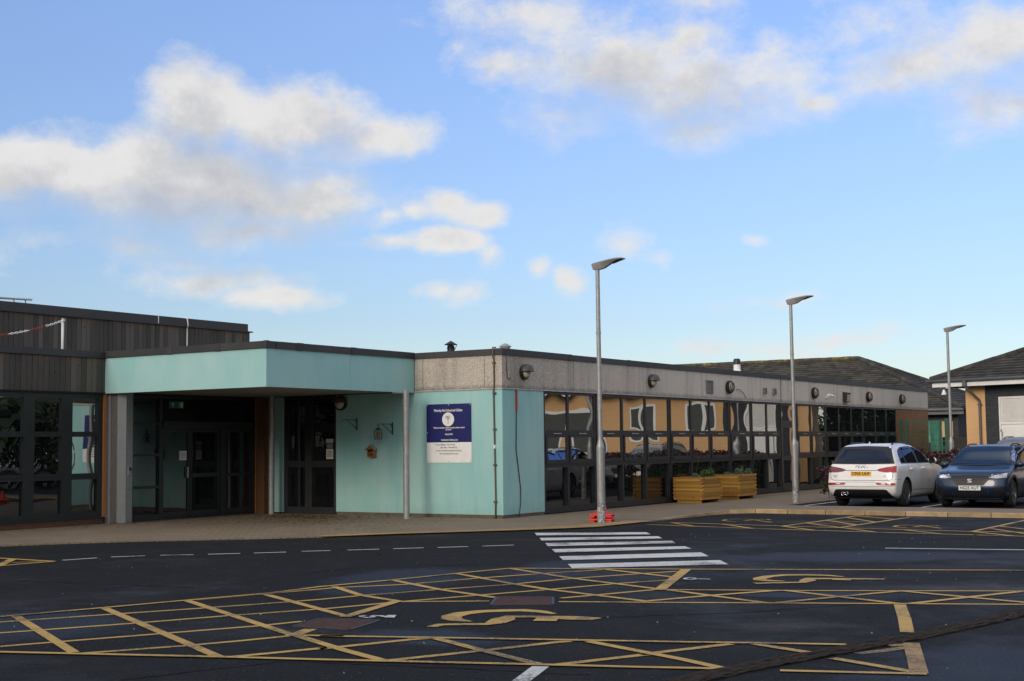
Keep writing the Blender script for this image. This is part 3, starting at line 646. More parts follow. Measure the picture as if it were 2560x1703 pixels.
def glazing(name, ys, parent, door=False):
    "one window module on the plane x = X0; ys are the centre lines of its uprights"
    mb = MB(); xf = X0-.012; xb = X0-.13
    e0, e1 = ys[0]+.02, ys[-1]-.02
    jw = .065
    def v(y, w, z0=.02, z1=2.875, pr=0): mb.box(xb, xf+pr, y-w/2, y+w/2, z0, z1)
    v(e0+jw/2, jw); v(e1-jw/2, jw)
    cells = []
    ups = [e0+jw]+[u for y in ys[1:-1] for u in (y-.045, y+.045)]+[e1-jw]
    for y in ys[1:-1]: v(y, .09)
    zs = [(.02, .17), (1.08, 1.17), (1.80, 1.97), (2.82, 2.875)]
    for i in range(0, len(ups), 2):
        a, b = ups[i], ups[i+1]; cells.append((a, b))
        for z0, z1 in zs: mb.box(xb, xf-.002, a, b, z0, z1)
        # opening light frame, proud of the fixed frame
        for z0, z1, y0, y1 in ((1.172, 1.27, a+.004, b-.004), (1.80, 1.868, a+.004, b-.004)): mb.box(xb+.03, xf+.018, y0, y1, z0, z1)
        for y0, y1 in ((a+.004, a+.075), (b-.075, b-.004)): mb.box(xb+.03, xf+.0178, y0, y1, 1.272, 1.798)
        for y0, y1 in ((a+.002, a+.05), (b-.05, b-.002)): mb.box(xb+.03, xf-.03, y0, y1, .172, 1.078)
    fr = mb.build('window' if not door else 'door', 'frame', parent)
    for a, b in cells:
        rw = lambda k=1: random.uniform(-.0028, .0028)*k
        far = a > 46
        for (z0, z1, ins, mt, amp, dep) in ((1.97, 2.82, .0, 'far_glass' if far else 'glass', .0042, .035), (1.27, 1.80, .07, 'far_glass' if far else 'glass', .0028, .012), (.17, 1.08, .05, 'glass_panel', .003, .085)):
            s = random.choice((-1, 1, 1)); k = random.choice((.12, .25, .4, .6, .85))
            MB().bulge((X0-dep, a+ins, z0), (0, b-a-2*ins, 0), (0, 0, z1-z0), (1, 0, 0), amp*s*k, 10, (rw(), rw(.5))).build('pane', mt, fr, smooth=True, fix=False)
        mh = MB(); mh.box(X0+.007, X0+.03, (a+b)/2-.18, (a+b)/2+.18, 1.875, 1.90, bev=.006); mh.build('handle', 'grey_lamp', fr)
    return fr
for ys in ((27.35, 28.49, 29.85), (29.85, 31.24, 32.54, 33.98), (33.98, 35.34, 36.59, 37.99), (37.99, 39.64), (39.64, 40.86, 42.02), (43.44, 44.71, 46.16), (46.16, 47.5, 48.82, 50.11), (50.11, 51.55, 52.86, 54.14)):
    glazing('window', ys, wing)
# single door in the glazing
mb = MB(); a, b = 42.04, 43.42; xb, xf = X0-.13, X0-.012
mb.box(xb, xf, a, a+.06, .02, 2.875); mb.box(xb, xf, b-.06, b, .02, 2.875); mb.box(xb, xf-.002, a+.06, b-.06, 2.22, 2.32); mb.box(xb, xf-.002, a+.06, b-.06, 2.82, 2.875); mb.box(xb, xf-.002, a+.06, b-.06, .02, .05)
dfr = mb.build('door', 'frame', wing)
mb = MB(); a2, b2 = a+.065, b-.065
for q in ((a2, a2+.11, .055, 2.215), (b2-.11, b2, .055, 2.215)): mb.box(X0-.09, X0-.02, q[0], q[1], q[2], q[3])
for z0, z1 in ((.055, .26), (1.02, 1.17), (2.09, 2.215)): mb.box(X0-.09, X0-.022, a2+.11, b2-.11, z0, z1)
leaf = mb.build('door_leaf', 'frame', dfr)
MB().bulge((X0-.05, a2+.11, 1.17), (0, b2-a2-.22, 0), (0, 0, .92), (1, 0, 0), .003, 8).build('pane', 'glass', dfr, smooth=True, fix=False)
MB().bulge((X0-.05, a2+.11, .26), (0, b2-a2-.22, 0), (0, 0, .76), (1, 0, 0), .002, 8).build('pane', 'glass_panel', dfr, smooth=True, fix=False)
MB().bulge((X0-.05, a+.06, 2.32), (0, b-a-.12, 0), (0, 0, .5), (1, 0, 0), .003, 8).build('pane', 'glass', dfr, smooth=True, fix=False)
mb = MB(); mb.tube([(X0-.02, b2-.055, .95), (X0+.05, b2-.055, .95), (X0+.05, b2-.055, 1.65), (X0-.02, b2-.055, 1.65)], .016, 8); mb.build('handle', 'galv', dfr, smooth=True)
# dark double door beneath the canopy, in the plane y = Y0
mb = MB(); dx0, dx1 = -23.40, -21.69; yf, yb = Y0+.03, Y0+.14
mid = -22.60
for a, b in ((dx0, dx0+.13), (mid-.11, mid+.11), (dx1-.10, dx1)): mb.box(a, b, yf, yb, .0, 2.87)
for a, b in ((dx0+.13, mid-.11), (mid+.11, dx1-.10)):
    for z0, z1 in ((0, .17), (1.14, 1.30), (2.80, 2.87)): mb.box(a, b, yf+.002, yb, z0, z1)
sd = mb.build('double_door', 'frame', wing)
for a, b in ((dx0+.13, mid-.11), (mid+.11, dx1-.10)):
    for z0, z1 in ((.17, 1.14), (1.30, 2.80)):
        MB().bulge((a, Y0+.10, z0), (b-a, 0, 0), (0, 0, z1-z0), (0, -1, 0), .001, 4).build('pane', 'glass_panel', sd, smooth=True, fix=False)

# ------------------------------------------------------------------ timber building on the left with the entrance
XW = -24.15
tb = empty('timber_building', (XW, 20.66, 0), label='dark weathered timber-clad building with a taller upper storey, left of the canopy', cat='building')
mb = MB(); y = 20.655
while y > 4.2:
    w = .142; mb.box(XW-.05, XW+random.uniform(-.004, .008), y-w+.009, y, 2.90, 3.655); y -= w
mb.build('cladding', 'timber', tb)
mb = MB(); mb.box(XW-.06, XW-.03, 4.2, 20.655, 2.87, 3.66); mb.box(XW-.06, XW+.03, 4.2, 20.655, 2.862, 2.896); mb.build('backing', 'void', tb)
mb = MB(); y = 20.68
while y > 4.2:
    mb.box(XW-.3, XW+.045, y-2.99, y, 3.66, 3.805); mb.box(XW-.1, XW+.05, y-3.05, y-2.93, 3.655, 3.811); y -= 3.0
mb.build('roof_edge', 'trim', tb)
mb = MB(); mb.box(-30.2, XW-.2, 4.2, 25.4, 3.6, 3.70); mb.build('roof', 'felt', tb)
mb = MB(); mb.box(-34, XW-.14, 4.2, 20.6, -.05, 3.59); mb.box(-34, XW-.35, 20.6, 31, -.05, 3.59); mb.build('core', 'void', tb)
mb = MB(); mb.box(XW-.14, XW+.02, 4.2, 20.57, -.05, .135); mb.build('plinth', 'plinth_brick', tb)
# window wall: pairs of panes, three rows
def twall(y1, y0):
    mb = MB(); xf, xb = XW-.02, XW-.12
    ys = [(17.79, 18.49), (18.77, 19.47), (19.75, 20.44)]
    ys = [(a+y1, b+y1) for a, b in ys]; lo, hi = ys[0][0]-.14, ys[-1][1]+.13
    rows = [(.28, .99), (1.12, 1.92), (2.03, 2.75)]
    mb.box(xb, xf, lo, ys[0][0], .16, 2.86); mb.box(xb, xf, ys[0][1], ys[1][0], .16, 2.86); mb.box(xb, xf, ys[1][1], ys[2][0], .16, 2.86); mb.box(xb, xf, ys[2][1], hi, .16, 2.86)
    for a, b in ys:
        for z0, z1 in ((.16, .28), (.99, 1.12), (1.92, 2.03), (2.75, 2.86)): mb.box(xb, xf-.003, a, b, z0, z1)
    mb.box(XW-.06, XW+.05, lo, hi+.02, .135, .16)
    for a, b in ys:      # slim opening-light frames
        for z0, z1 in rows[1:2]:
            mb.box(xf-.05, xf+.014, a+.002, b-.002, z0-.05, z0); mb.box(xf-.05, xf+.014, a+.002, b-.002, z1, z1+.04)
    fr = mb.build('window', 'frame_green', tb)
    for a, b in ys:
        for i, (z0, z1) in enumerate(rows):
            MB().bulge((XW-.075, a, z0), (0, b-a, 0), (0, 0, z1-z0), (1, 0, 0), random.uniform(-.0026, .0026), 8, (random.uniform(-.001, .001), 0)).build('pane', 'glass_panel' if i == 0 else 'glass', fr, smooth=True, fix=False)
for k in range(4): twall(-2.92*k, 0)
mb = MB(); mb.box(XW-.10, XW+.02, 20.575, 20.65, .14, 2.86); mb.build('reveal', 'oak', tb)
MB().box(XW-.12, XW+.015, 20.655, 20.80, 0, 2.86).tube([(XW+.03, 20.74, 0), (XW+.03, 20.74, 2.86)], .045, 12).build('corner_post', 'grille_grey', tb)
# upper storey
XU = -30.0
mb = MB(); y = 31.27
while y > 6:
    w = .155; mb.box(XU-.05, XU+random.uniform(-.006, .010), y-w+.010, y, 3.6, 5.215); y -= w
x = XU-.01
while x > -44:
    mb.box(x-.15, x, 31.22, 31.27+random.uniform(-.006, .008), 3.6, 5.215); x -= .155
us = mb.build('upper_cladding', 'timber_up', tb)
mb = MB(); mb.box(-44, XU-.03, 6, 31.23, 3.6, 5.2); mb.build('upper_core', 'void', tb)
mb = MB(); y = 31.16
while y > 6:
    mb.box(-30.3, XU+.04, y-3.0, y-.004, 5.25, 5.47); y -= 3.0
mb.box(-44, -30.3, 30.9, 31.16, 5.25, 5.47); mb.box(-44, XU+.06, 6, 31.36, 5.215, 5.25)
mb.build('upper_roof_edge', 'trim', tb)
mb = MB(); mb.box(-44, -30.2, 6, 31.0, 5.26, 5.40); mb.build('upper_roof', 'felt', tb)
mb = MB(); p = AX(469, 830, XU+.04); mb.box(XU+.012, XU+.028, p.y-.02, p.y+.02, 3.7, 5.2); mb.tube([(XU+.03, p.y, 5.18), (XU+.09, p.y-.03, 5.26), (XU+.09, p.y-.06, 5.46), (XU+.0, p.y-.06, 5.49)], .018, 6)
p2 = AX(396, 800, XU+.04); mb.box(XU+.041, XU+.05, p2.y-.012, p2.y+.012, 5.25, 5.48); mb.build('conductor', 'white', tb)

# entrance screen in the plane x = XW, between the metal pillar and the timber pier
mb = MB(); xf, xb = XW+.07, XW-.07
for y, w_, z0, z1 in ((21.24, .10, 0, 2.87), (22.20, .09, 0, 2.87), (25.27, .09, 0, 2.87), (24.2, .14, 0, 2.2)): mb.box(xb, xf, y-w_/2, y+w_/2, z0, z1)
mb.box(xb, xf-.003, 21.29, 22.155, 0, .14)
for z in (.76, 1.5, 2.22): mb.box(xb, xf-.003, 21.29, 22.155, z-.03, z+.03)
mb.box(xb, xf-.003, 21.29, 22.155, 2.80, 2.87); mb.box(xb, xf-.0035, 21.82, 21.90, .14, 2.80) if False else None
mb.box(xb, xf+.05, 22.245, 25.225, 2.11, 2.27); mb.box(xb, xf-.003, 22.245, 25.225, 2.80, 2.87); mb.box(xb, xf-.003, 22.245, 25.225, 0, .03)
ent = mb.build('entrance_screen', 'frame', tb)
def leafdoor(y0, y1, rails):
    mb = MB(); st = .065
    mb.box(XW-.02, XW+.035, y0, y0+st, .035, 2.108); mb.box(XW-.02, XW+.035, y1-st, y1, .035, 2.108)
    for z0, z1 in rails: mb.box(XW-.02, XW+.033, y0+st, y1-st, z0, z1)
    mb.build('door_leaf', 'frame', ent)
    zz = [z for r_ in rails for z in r_][1:-1]
    for i in range(0, len(zz), 2):
        MB().bulge((XW+.005, y0+st, zz[i]), (0, y1-y0-2*st, 0), (0, 0, zz[i+1]-zz[i]), (1, 0, 0), .0008, 6).build('pane', 'door_glass', ent, smooth=True, fix=False)
leafdoor(22.25, 23.14, ((.035, .17), (2.02, 2.108))); leafdoor(23.15, 24.12, ((.035, .17), (.95, 1.05), (2.02, 2.108))); leafdoor(24.28, 25.22, ((.035, .17), (.95, 1.03), (2.02, 2.108)))
for z0, z1 in ((.14, .73), (.79, 1.47), (1.53, 2.19), (2.25, 2.80)):
    MB().bulge((XW+.01, 21.29, z0), (0, .865, 0), (0, 0, z1-z0), (1, 0, 0), .0006, 6).build('pane', 'door_glass', ent, smooth=True, fix=False)
for a, b in ((22.245, 23.7), (23.7, 25.225)): MB().bulge((XW+.01, a, 2.27), (0, b-a, 0), (0, 0, .53), (1, 0, 0), .0006, 6).build('pane', 'far_glass', ent, smooth=True, fix=False)
mb = MB(); mb.tube([(XW+.06, 23.05, .95), (XW+.06, 23.05, 1.2)], .02, 8); mb.build('handle', 'galv', ent)
mb = MB(); mb.box(XW-.1, XW+.36, 25.33, 25.58, .38, 2.87); mb.box(XW-.1, XW+.37, 25.32, 25.58, .0, .38); mb.build('timber_pier', 'oak_dark', tb)
mb = MB(); mb.box(XW+.0, XW+.10, 25.30, 25.319, .0, 2.868); mb.build('pier_edge', 'oak', tb)
def poster(name, x, y0, y1, z0, z1, mat, label, cat, axis='x', lines=5):
    t = empty(name, (x, (y0+y1)/2, z0) if axis == 'x' else ((y0+y1)/2, x, z0), label=label, cat=cat)
    mb = MB(); mb.box(x, x+.004, y0, y1, z0, z1) if axis == 'x' else mb.box(y0, y1, x-.004, x, z0, z1); mb.build('sheet', mat, t)
    mb = MB(); h = z1-z0; q = (y1-y0)
    for i in range(lines):
        z = z1-h*(.25+.6*i/lines); e = q*random.uniform(.55, .8)
        a, b = y0+(q-e)/2, y1-(q-e)/2
        mb.box(x+.004, x+.0055, a, b, z-h*.03, z+h*.015) if axis == 'x' else mb.box(a, b, x-.0055, x-.004, z-h*.03, z+h*.015)
    mb.build('print', 'ink', t); return t
poster('notice', XW+.012, 22.82, 23.05, 1.36, 1.58, 'paper', 'white notice on the sliding entrance door glass', 'notice', lines=3)
p = Y0+.028
poster('notice', p, -22.02, -21.80, 1.74, 1.83, 'paper', 'small white strip notice above the other papers on the dark double door', 'notice', 'y', 2)
poster('notice', p, -22.00, -21.81, 1.60, 1.72, 'grey_plastic', 'middle dark picture notice on the dark double door', 'notice', 'y', 1)
poster('notice', p, -22.02, -21.80, 1.34, 1.585, 'paper', 'lowest white notice on the dark double door', 'notice', 'y', 5)
ex = empty('exit_sign', (XW+.02, 22.70, 2.58), label='green exit sign with arrow and running figure above the sliding doors', cat='exit sign')
mb = MB(); mb.box(XW+.018, XW+.035, 22.48, 22.94, 2.58, 2.74); mb.build('plate', 'exit', ex)
mb = MB(); xx = XW+.036
mb.box(xx, xx+.002, 22.585, 22.605, 2.60, 2.68); mb.add([(xx, 22.54, 2.665), (xx, 22.65, 2.665), (xx, 22.595, 2.72)], [(0, 1, 2)])
mb.box(xx, xx+.002, 22.83, 22.90, 2.595, 2.725); mb.build('arrow', 'paper', ex)
mb = MB(); xx = XW+.0385
mb.lathe([(0, 0), (.013, 0)], (xx, 22.80, 2.705), 'x', 10)
for a, b in (((22.80, 2.69), (22.79, 2.65)), ((22.79, 2.65), (22.81, 2.625)), ((22.81, 2.625), (22.80, 2.60)), ((22.79, 2.65), (22.765, 2.63)), ((22.765, 2.63), (22.745, 2.635)), ((22.80, 2.685), (22.83, 2.665)), ((22.80, 2.685), (22.77, 2.67))): mb.tube([(xx, *a), (xx, *b)], .006, 5)
mb.build('figure', 'paper', ex)

# ------------------------------------------------------------------ entrance canopy
cx0, cx1, cy0, cy1 = XW+.01, -19.30, 20.60, 25.57
can = empty('entrance_canopy', ((cx0+cx1)/2, (cy0+cy1)/2, 0), label='turquoise flat entrance canopy with pale soffit standing on round steel columns', cat='canopy')
mb = MB(); mb.box(cx0, cx1, cy0, cy0+.1, 2.875, 3.675); mb.box(cx1-.1, cx1, cy0+.1, cy1+.01, 2.875, 3.675)
mb.build('fascia', 'teal_panel', can)
mb = MB()
mb.box(cx1-.001, cx1+.0015, 23.26, 23.268, 2.88, 3.67)
for i in range(9):
    for z in (2.93, 3.3, 3.62): mb.lathe([(0, -.0012), (.008, 0)], (cx0+.35+i*.55, cy0, z), 'y', 6); mb.lathe([(.008, 0), (0, .0012)], (cx1, cy0+.3+i*.58, z), 'x', 6)
mb.build('fixing', 'grey_lamp', can)
mb = MB(); mb.box(cx0, cx1-.1, cy0+.1, cy1+.01, 2.90, 2.93); sf = mb.build('soffit', 'soffit', can)
mb = MB()
for x, y in ((-22.9, 21.7), (-20.3, 21.6), (-20.2, 23.2), (-22.8, 23.6), (-20.5, 24.8)): mb.lathe([(.10, 2.898), (.07, 2.892), (.06, 2.895)], (x, y, 0), n=20)
mb.build('downlight', 'grey_lamp', can)
mb = MB(); mb.box(cx0, cx1-.1, cy0+.1, cy1+.2, 2.94, 3.70); mb.build('deck', 'void', can)
mb = MB()
xs = [cx0, -22.06, -20.66, cx1+.03]
for a, b in zip(xs[:-1], xs[1:]): mb.box(a+.002, b-.002, cy0-.035, cy0+.25, 3.665, 3.81)
for a in xs[1:-1]: mb.box(a-.08, a+.08, cy0-.041, cy0+.2, 3.66, 3.816)
ys = [cy0+.26, 21.6, 23.35, cy1-.01]
for a, b in zip(ys[:-1], ys[1:]): mb.box(cx1-.25, cx1+.035, a+.002, b-.002, 3.665, 3.81)
for a in ys[1:-1]: mb.box(cx1-.2, cx1+.041, a-.09, a+.09, 3.66, 3.816)
mb.lathe([(.06, 3.662), (.06, 3.818), (0, 3.819)], (cx1-.015, cy0+.015, 0), n=16)
mb.build('roof_edge', 'trim', can)
mb = MB(); mb.tube([(-18.95, 24.80, 0), (-18.95, 24.80, 2.90)], .072, 24); mb.lathe([(.11, 0), (.11, .012), (.075, .014)], (-18.95, 24.80, 0)); 
# outrigger bracket from the column head back to the canopy edge
mb.box(-19.32, -18.90, 24.76, 24.84, 2.84, 2.872)
mb.build('column', 'galv', can, sharp=40)
mb = MB(); mb.tube([(-23.45, 25.22, 0), (-23.45, 25.22, 2.90)], .072, 24); mb.build('column', 'galv', can, sharp=40)
mb = MB(); R = .245; pc = (-23.99, 20.98)
pp = [(pc[0]+R*math.cos(rad(22.5+45*k)), pc[1]+R*math.sin(rad(22.5+45*k))) for k in range(8)]
mb.prism(pp, .015, .74); pp2 = [(pc[0]+(R+.002)*math.cos(rad(22.5+45*k)), pc[1]+(R+.002)*math.sin(rad(22.5+45*k))) for k in range(8)]; mb.prism(pp2, .743, 2.89); mb.prism([(pc[0]+(q[0]-pc[0])*.9, pc[1]+(q[1]-pc[1])*.9) for q in pp], -.02, .02)
pil = mb.build('pillar', 'sheet', can)
ib = empty('intercom', (pc[0]+.23, pc[1], 1.1), label='small grey door-entry box on the faceted metal pillar', cat='intercom')
mb = MB(); mb.box(pc[0]+.226, pc[0]+.26, pc[1]-.05, pc[1]+.06, 1.05, 1.25, bev=.006); mb.build('case', 'grey_plastic', ib)
mb = MB(); mb.box(pc[0]+.26, pc[0]+.264, pc[1]-.03, pc[1]+.04, 1.16, 1.225); mb.build('screen', 'black', ib)

# ------------------------------------------------------------------ things on the turquoise wall
sg = empty('sign_board', (-18.32, Y0, 1.245), label='navy and white school sign board screwed to the turquoise wall', cat='sign')
sx0, sx1, sz0, szm, sz1 = -18.95, -17.69, 1.245, 1.71, 2.59
mb = MB(); mb.box(sx0, sx1, Y0-.012, Y0-.001, szm+.001, sz1); mb.build('upper_panel', 'blue', sg)
mb = MB(); mb.box(sx0, sx1, Y0-.012, Y0-.001, sz0, szm-.001); mb.build('lower_panel', 'white', sg)
sgx = (sx0+sx1)/2; org = Vector((sgx, Y0, 1.245))
def sline(t, x, z, fit, mat, size):
    lettering(t, size, mat, sg, Vector((x, Y0-.0135, z))-org, (1, 0, 0), (0, 0, 1), fit=fit, bold=.018 if mat == 'white' else .006)
sline('Warmley Park School and College', sgx-.015, 2.44, .80, 'white', .082)
sline('\u201cPupils and students continue to enjoy coming to school', sgx+.005, 2.045, .88, 'white', .05)
sline('and thrive\u201d', sgx, 2.0, .17, 'white', .05)
sline('Ofsted 2018', sgx, 1.893, .21, 'white', .055)
sline('Headteacher: Bethan Jones', sgx+.02, 1.765, .47, 'white', .055)
sline('Premises Manager - Steve Hockey', sgx-.10, 1.655, .56, 'ink', .045)
sline('Main Office : 01454 867272', sgx+.0, 1.59, .46, 'ink', .045)
sline('E-mail: school@warmleyparkschool.org.uk', sgx+.01, 1.52, .71, 'ink', .045)
sline('www.warmleyparkschool.org.uk', sgx+.0, 1.45, .53, 'ink', .045)
mb = MB(); n = 32; mb.add([(sgx-.015+.168*math.cos(k*2*math.pi/n), Y0-.0135, 2.235+.16*math.sin(k*2*math.pi/n)) for k in range(n)], [tuple(range(n))]); em = mb.build('emblem', 'white', sg)
mb = MB(); mb.box(sgx-.02, sgx-.010, Y0-.0155, Y0-.0145, 2.135, 2.235)
for k in range(26):
    a = random.uniform(0, 6.28); q = .062*math.sqrt(random.random()); cxx, czz = sgx-.015+q*math.cos(a), 2.285+q*math.sin(a)*.75; a2 = random.uniform(0, 6.28)
    mb.tube([(cxx, Y0-.015, czz), (cxx+.02*math.cos(a2), Y0-.015, czz+.02*math.sin(a2))], .0035, 4)
for dx in (-.045, .04, .0): mb.tube([(sgx-.015, Y0-.015, 2.225), (sgx-.015+dx, Y0-.015, 2.27)], .004, 4)
mb.build('tree_emblem', 'ink', sg)
mb = MB()
for x, z in ((sx0+.025, sz1-.025), (sgx, sz1-.025), (sx1-.025, sz1-.025), (sx0+.025, 1.93)): mb.lathe([(.014, -.013), (.009, -.018), (0, -.019)], (x, Y0, z), 'y', 10)
mb.build('screw', 'paper', sg)
mb = MB()
for x, z in ((sx0+.03, sz0+.03), (sgx, sz0+.03), (sx1-.03, sz0+.03)): mb.lathe([(.011, -.013), (.007, -.016), (0, -.017)], (x, Y0, z), 'y', 8)
mb.build('screw', 'grille_grey', sg)

dp = empty('conductor_pipe', (-17.045, Y0, 0), label='thin grey-brown vertical pipe clipped to the wall right of the sign', cat='pipe')
mb = MB(); x = -17.045; y = Y0-.03
mb.tube([(x, Y0+.05, 3.83), (x, Y0-.065, 3.83), (x, Y0-.065, 3.62), (x, y, 3.55), (x, y, 2.95), (x-.02, y, 2.86), (x, y-.002, 1.6), (x+.012, y, .4), (x, y, .0)], .017, 8); mb.build('pipe', 'rust', dp, smooth=True)
mb = MB()
for z in (3.48, 2.8, 1.99, 1.19, .37): mb.lathe([(.0, -.024), (.03, -.024), (.03, .012), (0, .012)], (x, y, z), 'y', 10); mb.box(x-.045, x+.045, y-.008, Y0, z-.014, z+.014)
mb.build('clip', 'rust', dp)
mb = MB(); mb.box(x-.02, x+.02, y-.024, Y0, 1.56, 1.64); mb.build('joint', 'white', dp)
rc = empty('cable_conduit', (X0, 26.15, 0), label='red plastic conduit with loose black cable down the corner return wall', cat='conduit')
mb = MB(); mb.box(X0, X0+.03, 26.13, 26.18, 2.40, 2.89); mb.build('conduit', 'conduit_red', rc)
mb = MB(); mb.tube([(X0+.012, 26.155, 2.41), (X0+.014, 26.14, 2.0), (X0+.014, 26.12, 1.52), (X0+.02, 26.2, 1.1), (X0+.016, 26.29, .64), (X0+.02, 26.28, .35), (X0+.05, 26.18, .1), (X0+.06, 26.14, .01)], .011, 6); mb.build('cable', 'black', rc, smooth=True)
lw_ = empty('loose_wire', (X0, 25.7, 3.3), label='short black hooked wire hanging from the roof edge at the pebbledash corner', cat='wire')
mb = MB(); mb.tube([(X0+.05, 25.72, 3.68), (X0+.02, 25.76, 3.4), (X0+.02, 25.78, 3.15), (X0+.03, 25.84, 3.10), (X0+.03, 25.90, 3.16)], .008, 6); mb.build('wire', 'black', lw_, smooth=True)

def bracket(x, z, label):
    t = empty('hanging_bracket', (x, Y0, z), label=label, cat='bracket', group='wall brackets by the door')
    mb = MB(); mb.box(x-.012, x+.012, Y0-.014, Y0-.001, z, z+.30)
    mb.build('back_plate', 'black', t)
    # the arm stands out from the wall, towards the car park
    mb = MB(); px = x-.02; out = lambda d: (x-d*.80, Y0-.012-d*.60)
    mb.tube([(*out(0), z+.255), (*out(.30), z+.262), (*out(.345), z+.25), (*out(.35), z+.225), (*out(.325), z+.215), (*out(.31), z+.235)], .007, 6)
    mb.tube([(*out(.24), z+.258), (*out(.0), z+.035)], .007, 6)
    for zz in (.215, .06): mb.tube([(*out(.0), z+zz), (*out(.03), z+zz-.02), (*out(.035), z+zz+.02), (*out(.01), z+zz+.03)], .006, 5)
    mb.build('arm', 'black', t, smooth=True); return t
bracket(-21.03, 2.02, 'empty black wrought bracket on the dark turquoise wall by the door')
bracket(-19.95, 1.90, 'black wrought bracket holding the bird feeder')
fx, fy, fz = -19.95-.335*.8, Y0-.012-.335*.6, 1.80
bf = empty('bird_feeder', (fx, fy, fz), label='small caged bird feeder hanging from the right wall bracket', cat='bird feeder')
mb = MB(); prof = [(.075, 0), (.092, .06), (.10, .13), (.095, .18), (.07, .23), (.03, .26)]
for k in range(10):
    a = k*2*math.pi/10; mb.tube([(fx+r*math.cos(a), fy+r*math.sin(a), fz+h) for r, h in prof], .0035, 4)
for r, h in ((.076, .0), (.09, .05), (.10, .13), (.085, .205)):
    mb.tube([(fx+r*math.cos(k*2*math.pi/20), fy+r*math.sin(k*2*math.pi/20), fz+h) for k in range(21)], .0035, 4, cap=False)
mb.tube([(fx, fy, fz+.26), (fx, fy, fz+.32)], .006, 5)
mb.build('cage', 'black', bf)
mb = MB(); mb.lathe([(0, .02), (.033, .02), (.033, .17), (0, .19)], (fx, fy, fz), n=14); mb.build('seed_tube', 'oak', bf, sharp=40)
mb = MB(); mb.lathe([(.05, .225), (.03, .262), (.01, .275), (0, .28)], (fx, fy, fz), n=14); mb.lathe([(0, -.005), (.08, -.005), (.08, .004), (0, .004)], (fx, fy, fz), n=14); mb.build('cap', 'black', bf)
ih = empty('insect_house', (-20.54, Y0, 1.38), label='small orange wooden insect house with grey pitched roof on the turquoise wall', cat='insect house')
hx0, hx1, hz0, hz1 = -20.635, -20.435, 1.38, 1.57; hy = Y0-.12
mb = MB(); mb.box(hx0, hx0+.018, hy, Y0-.002, hz0, hz1); mb.box(hx1-.018, hx1, hy, Y0-.002, hz0, hz1); mb.box(hx0+.018, hx1-.018, hy, Y0-.002, hz0, hz0+.018); mb.box(hx0+.018, hx1-.018, hy+.004, Y0-.002, hz0+.10, hz0+.113)
mb.ext([(hx0, hy+.01, hz1), (hx1, hy+.01, hz1), ((hx0+hx1)/2, hy+.01, hz1+.085)], (0, .1, 0)); mb.build('box', 'oak', ih)
mb = MB(); mb.box(hx0+.018, hx1-.018, hy+.03, Y0-.02, hz0+.018, hz0+.10)
for i in range(5):
    for j in range(3): mb.lathe([(.014, -.0), (.014, .02)], (hx0+.035+i*.033, hy+.015, hz0+.13+j*.025), 'y', 6)
mb.build('stuffing', 'oak_dark', ih)
mb = MB(); ct = ((hx0+hx1)/2, hz1+.095)
for s in (-1, 1): mb.ext([(ct[0], hy-.02, ct[1]), (ct[0]+s*.14, hy-.02, hz1-.02), (ct[0]+s*.14, hy-.02, hz1-.006), (ct[0], hy-.02, ct[1]+.016)], (0, .138, 0))
mb.build('roof', 'grey_lamp', ih)

# ------------------------------------------------------------------ wall lights, vents, camera
def hooded(loc, rz, label):
    "local: mounted on the plane x = 0, facing +x"
    t = empty('bulkhead_light', loc, rz, label=label, cat='wall light', group='hooded wall lights')
    o = MB().lathe([(.0, .0), (.165, .0), (.172, .03), (.165, .075), (.13, .085), (0, .085)], axis='x', n=32).build('body', 'black', None, sharp=40); o.parent = t
    o = MB().lathe([(.132, .082), (.115, .125), (.07, .155), (0, .165)], axis='x', n=28).build('lens', 'cream', None, smooth=True); o.parent = t
    mb = MB(); mb.lathe([(.176, .03), (.180, .10), (.155, .20), (.10, .235), (.0, .245)], axis='x', n=28, a0=0, a1=math.pi)
    mb.tube([(.10+.03*math.sin(a), 0, .0-.13+.13*(1-math.cos(a))*0) for a in (0, .1)], .004, 4)
    mb.v = [Vector((v.x, v.y, v.z+.012)) for v in mb.v]
    o = mb.build('hood', 'hood_grey', None, sharp=50); o.parent = t
    md = o.modifiers.new('s', 'SOLIDIFY'); md.thickness = .008
    o = MB().tube([(.17, .0, .0), (.155, .0, -.06), (.10, 0, -.125)], .006, 5).build('guard', 'black', None); o.parent = t
hooded((X0+.006, 26.47, 3.29), 0, 'grey hooded wall light nearest the turquoise corner on the pebbledash fascia')
hooded((X0+.006, 32.84, 3.29), 0, 'grey hooded wall light on the fascia between the first lamp post and the louvre vent')
hooded((-21.50, Y0-.002, 2.68), -math.pi/2, 'dark hooded wall light in shade under the canopy beside the double door')
def roundlight(loc, label):
    t = empty('round_light', loc, label=label, cat='wall light', group='round ringed wall lights along the fascia')
    MB().lathe([(0, 0), (.17, 0), (.195, .03), (.195, .10), (.17, .12), (.15, .105), (.15, .06)], axis='x', n=32).build('body', 'black', None, sharp=40).parent = t
    MB().lathe([(.15, .08), (.14, .12), (.09, .15), (0, .16)], axis='x', n=28).build('lens', 'cream', None, smooth=True).parent = t
    mb = MB(); mb.lathe([(.135, .14), (.15, .153), (.135, .166), (.12, .153), (.135, .14)], axis='x', n=28); mb.box(.153, .168, -.011, .011, -.14, .14)
    mb.build('guard', 'black', None, sharp=50).parent = t
for y, lb in ((37.87, 'round black ringed wall light right of the louvre vent'), (44.95, 'round black ringed wall light left of the small white camera'), (50.65, 'round black ringed wall light between the floodlight and the farthest one'), (54.72, 'farthest round black ringed wall light near the wing end')): roundlight((X0+.006, y, 3.28), lb)
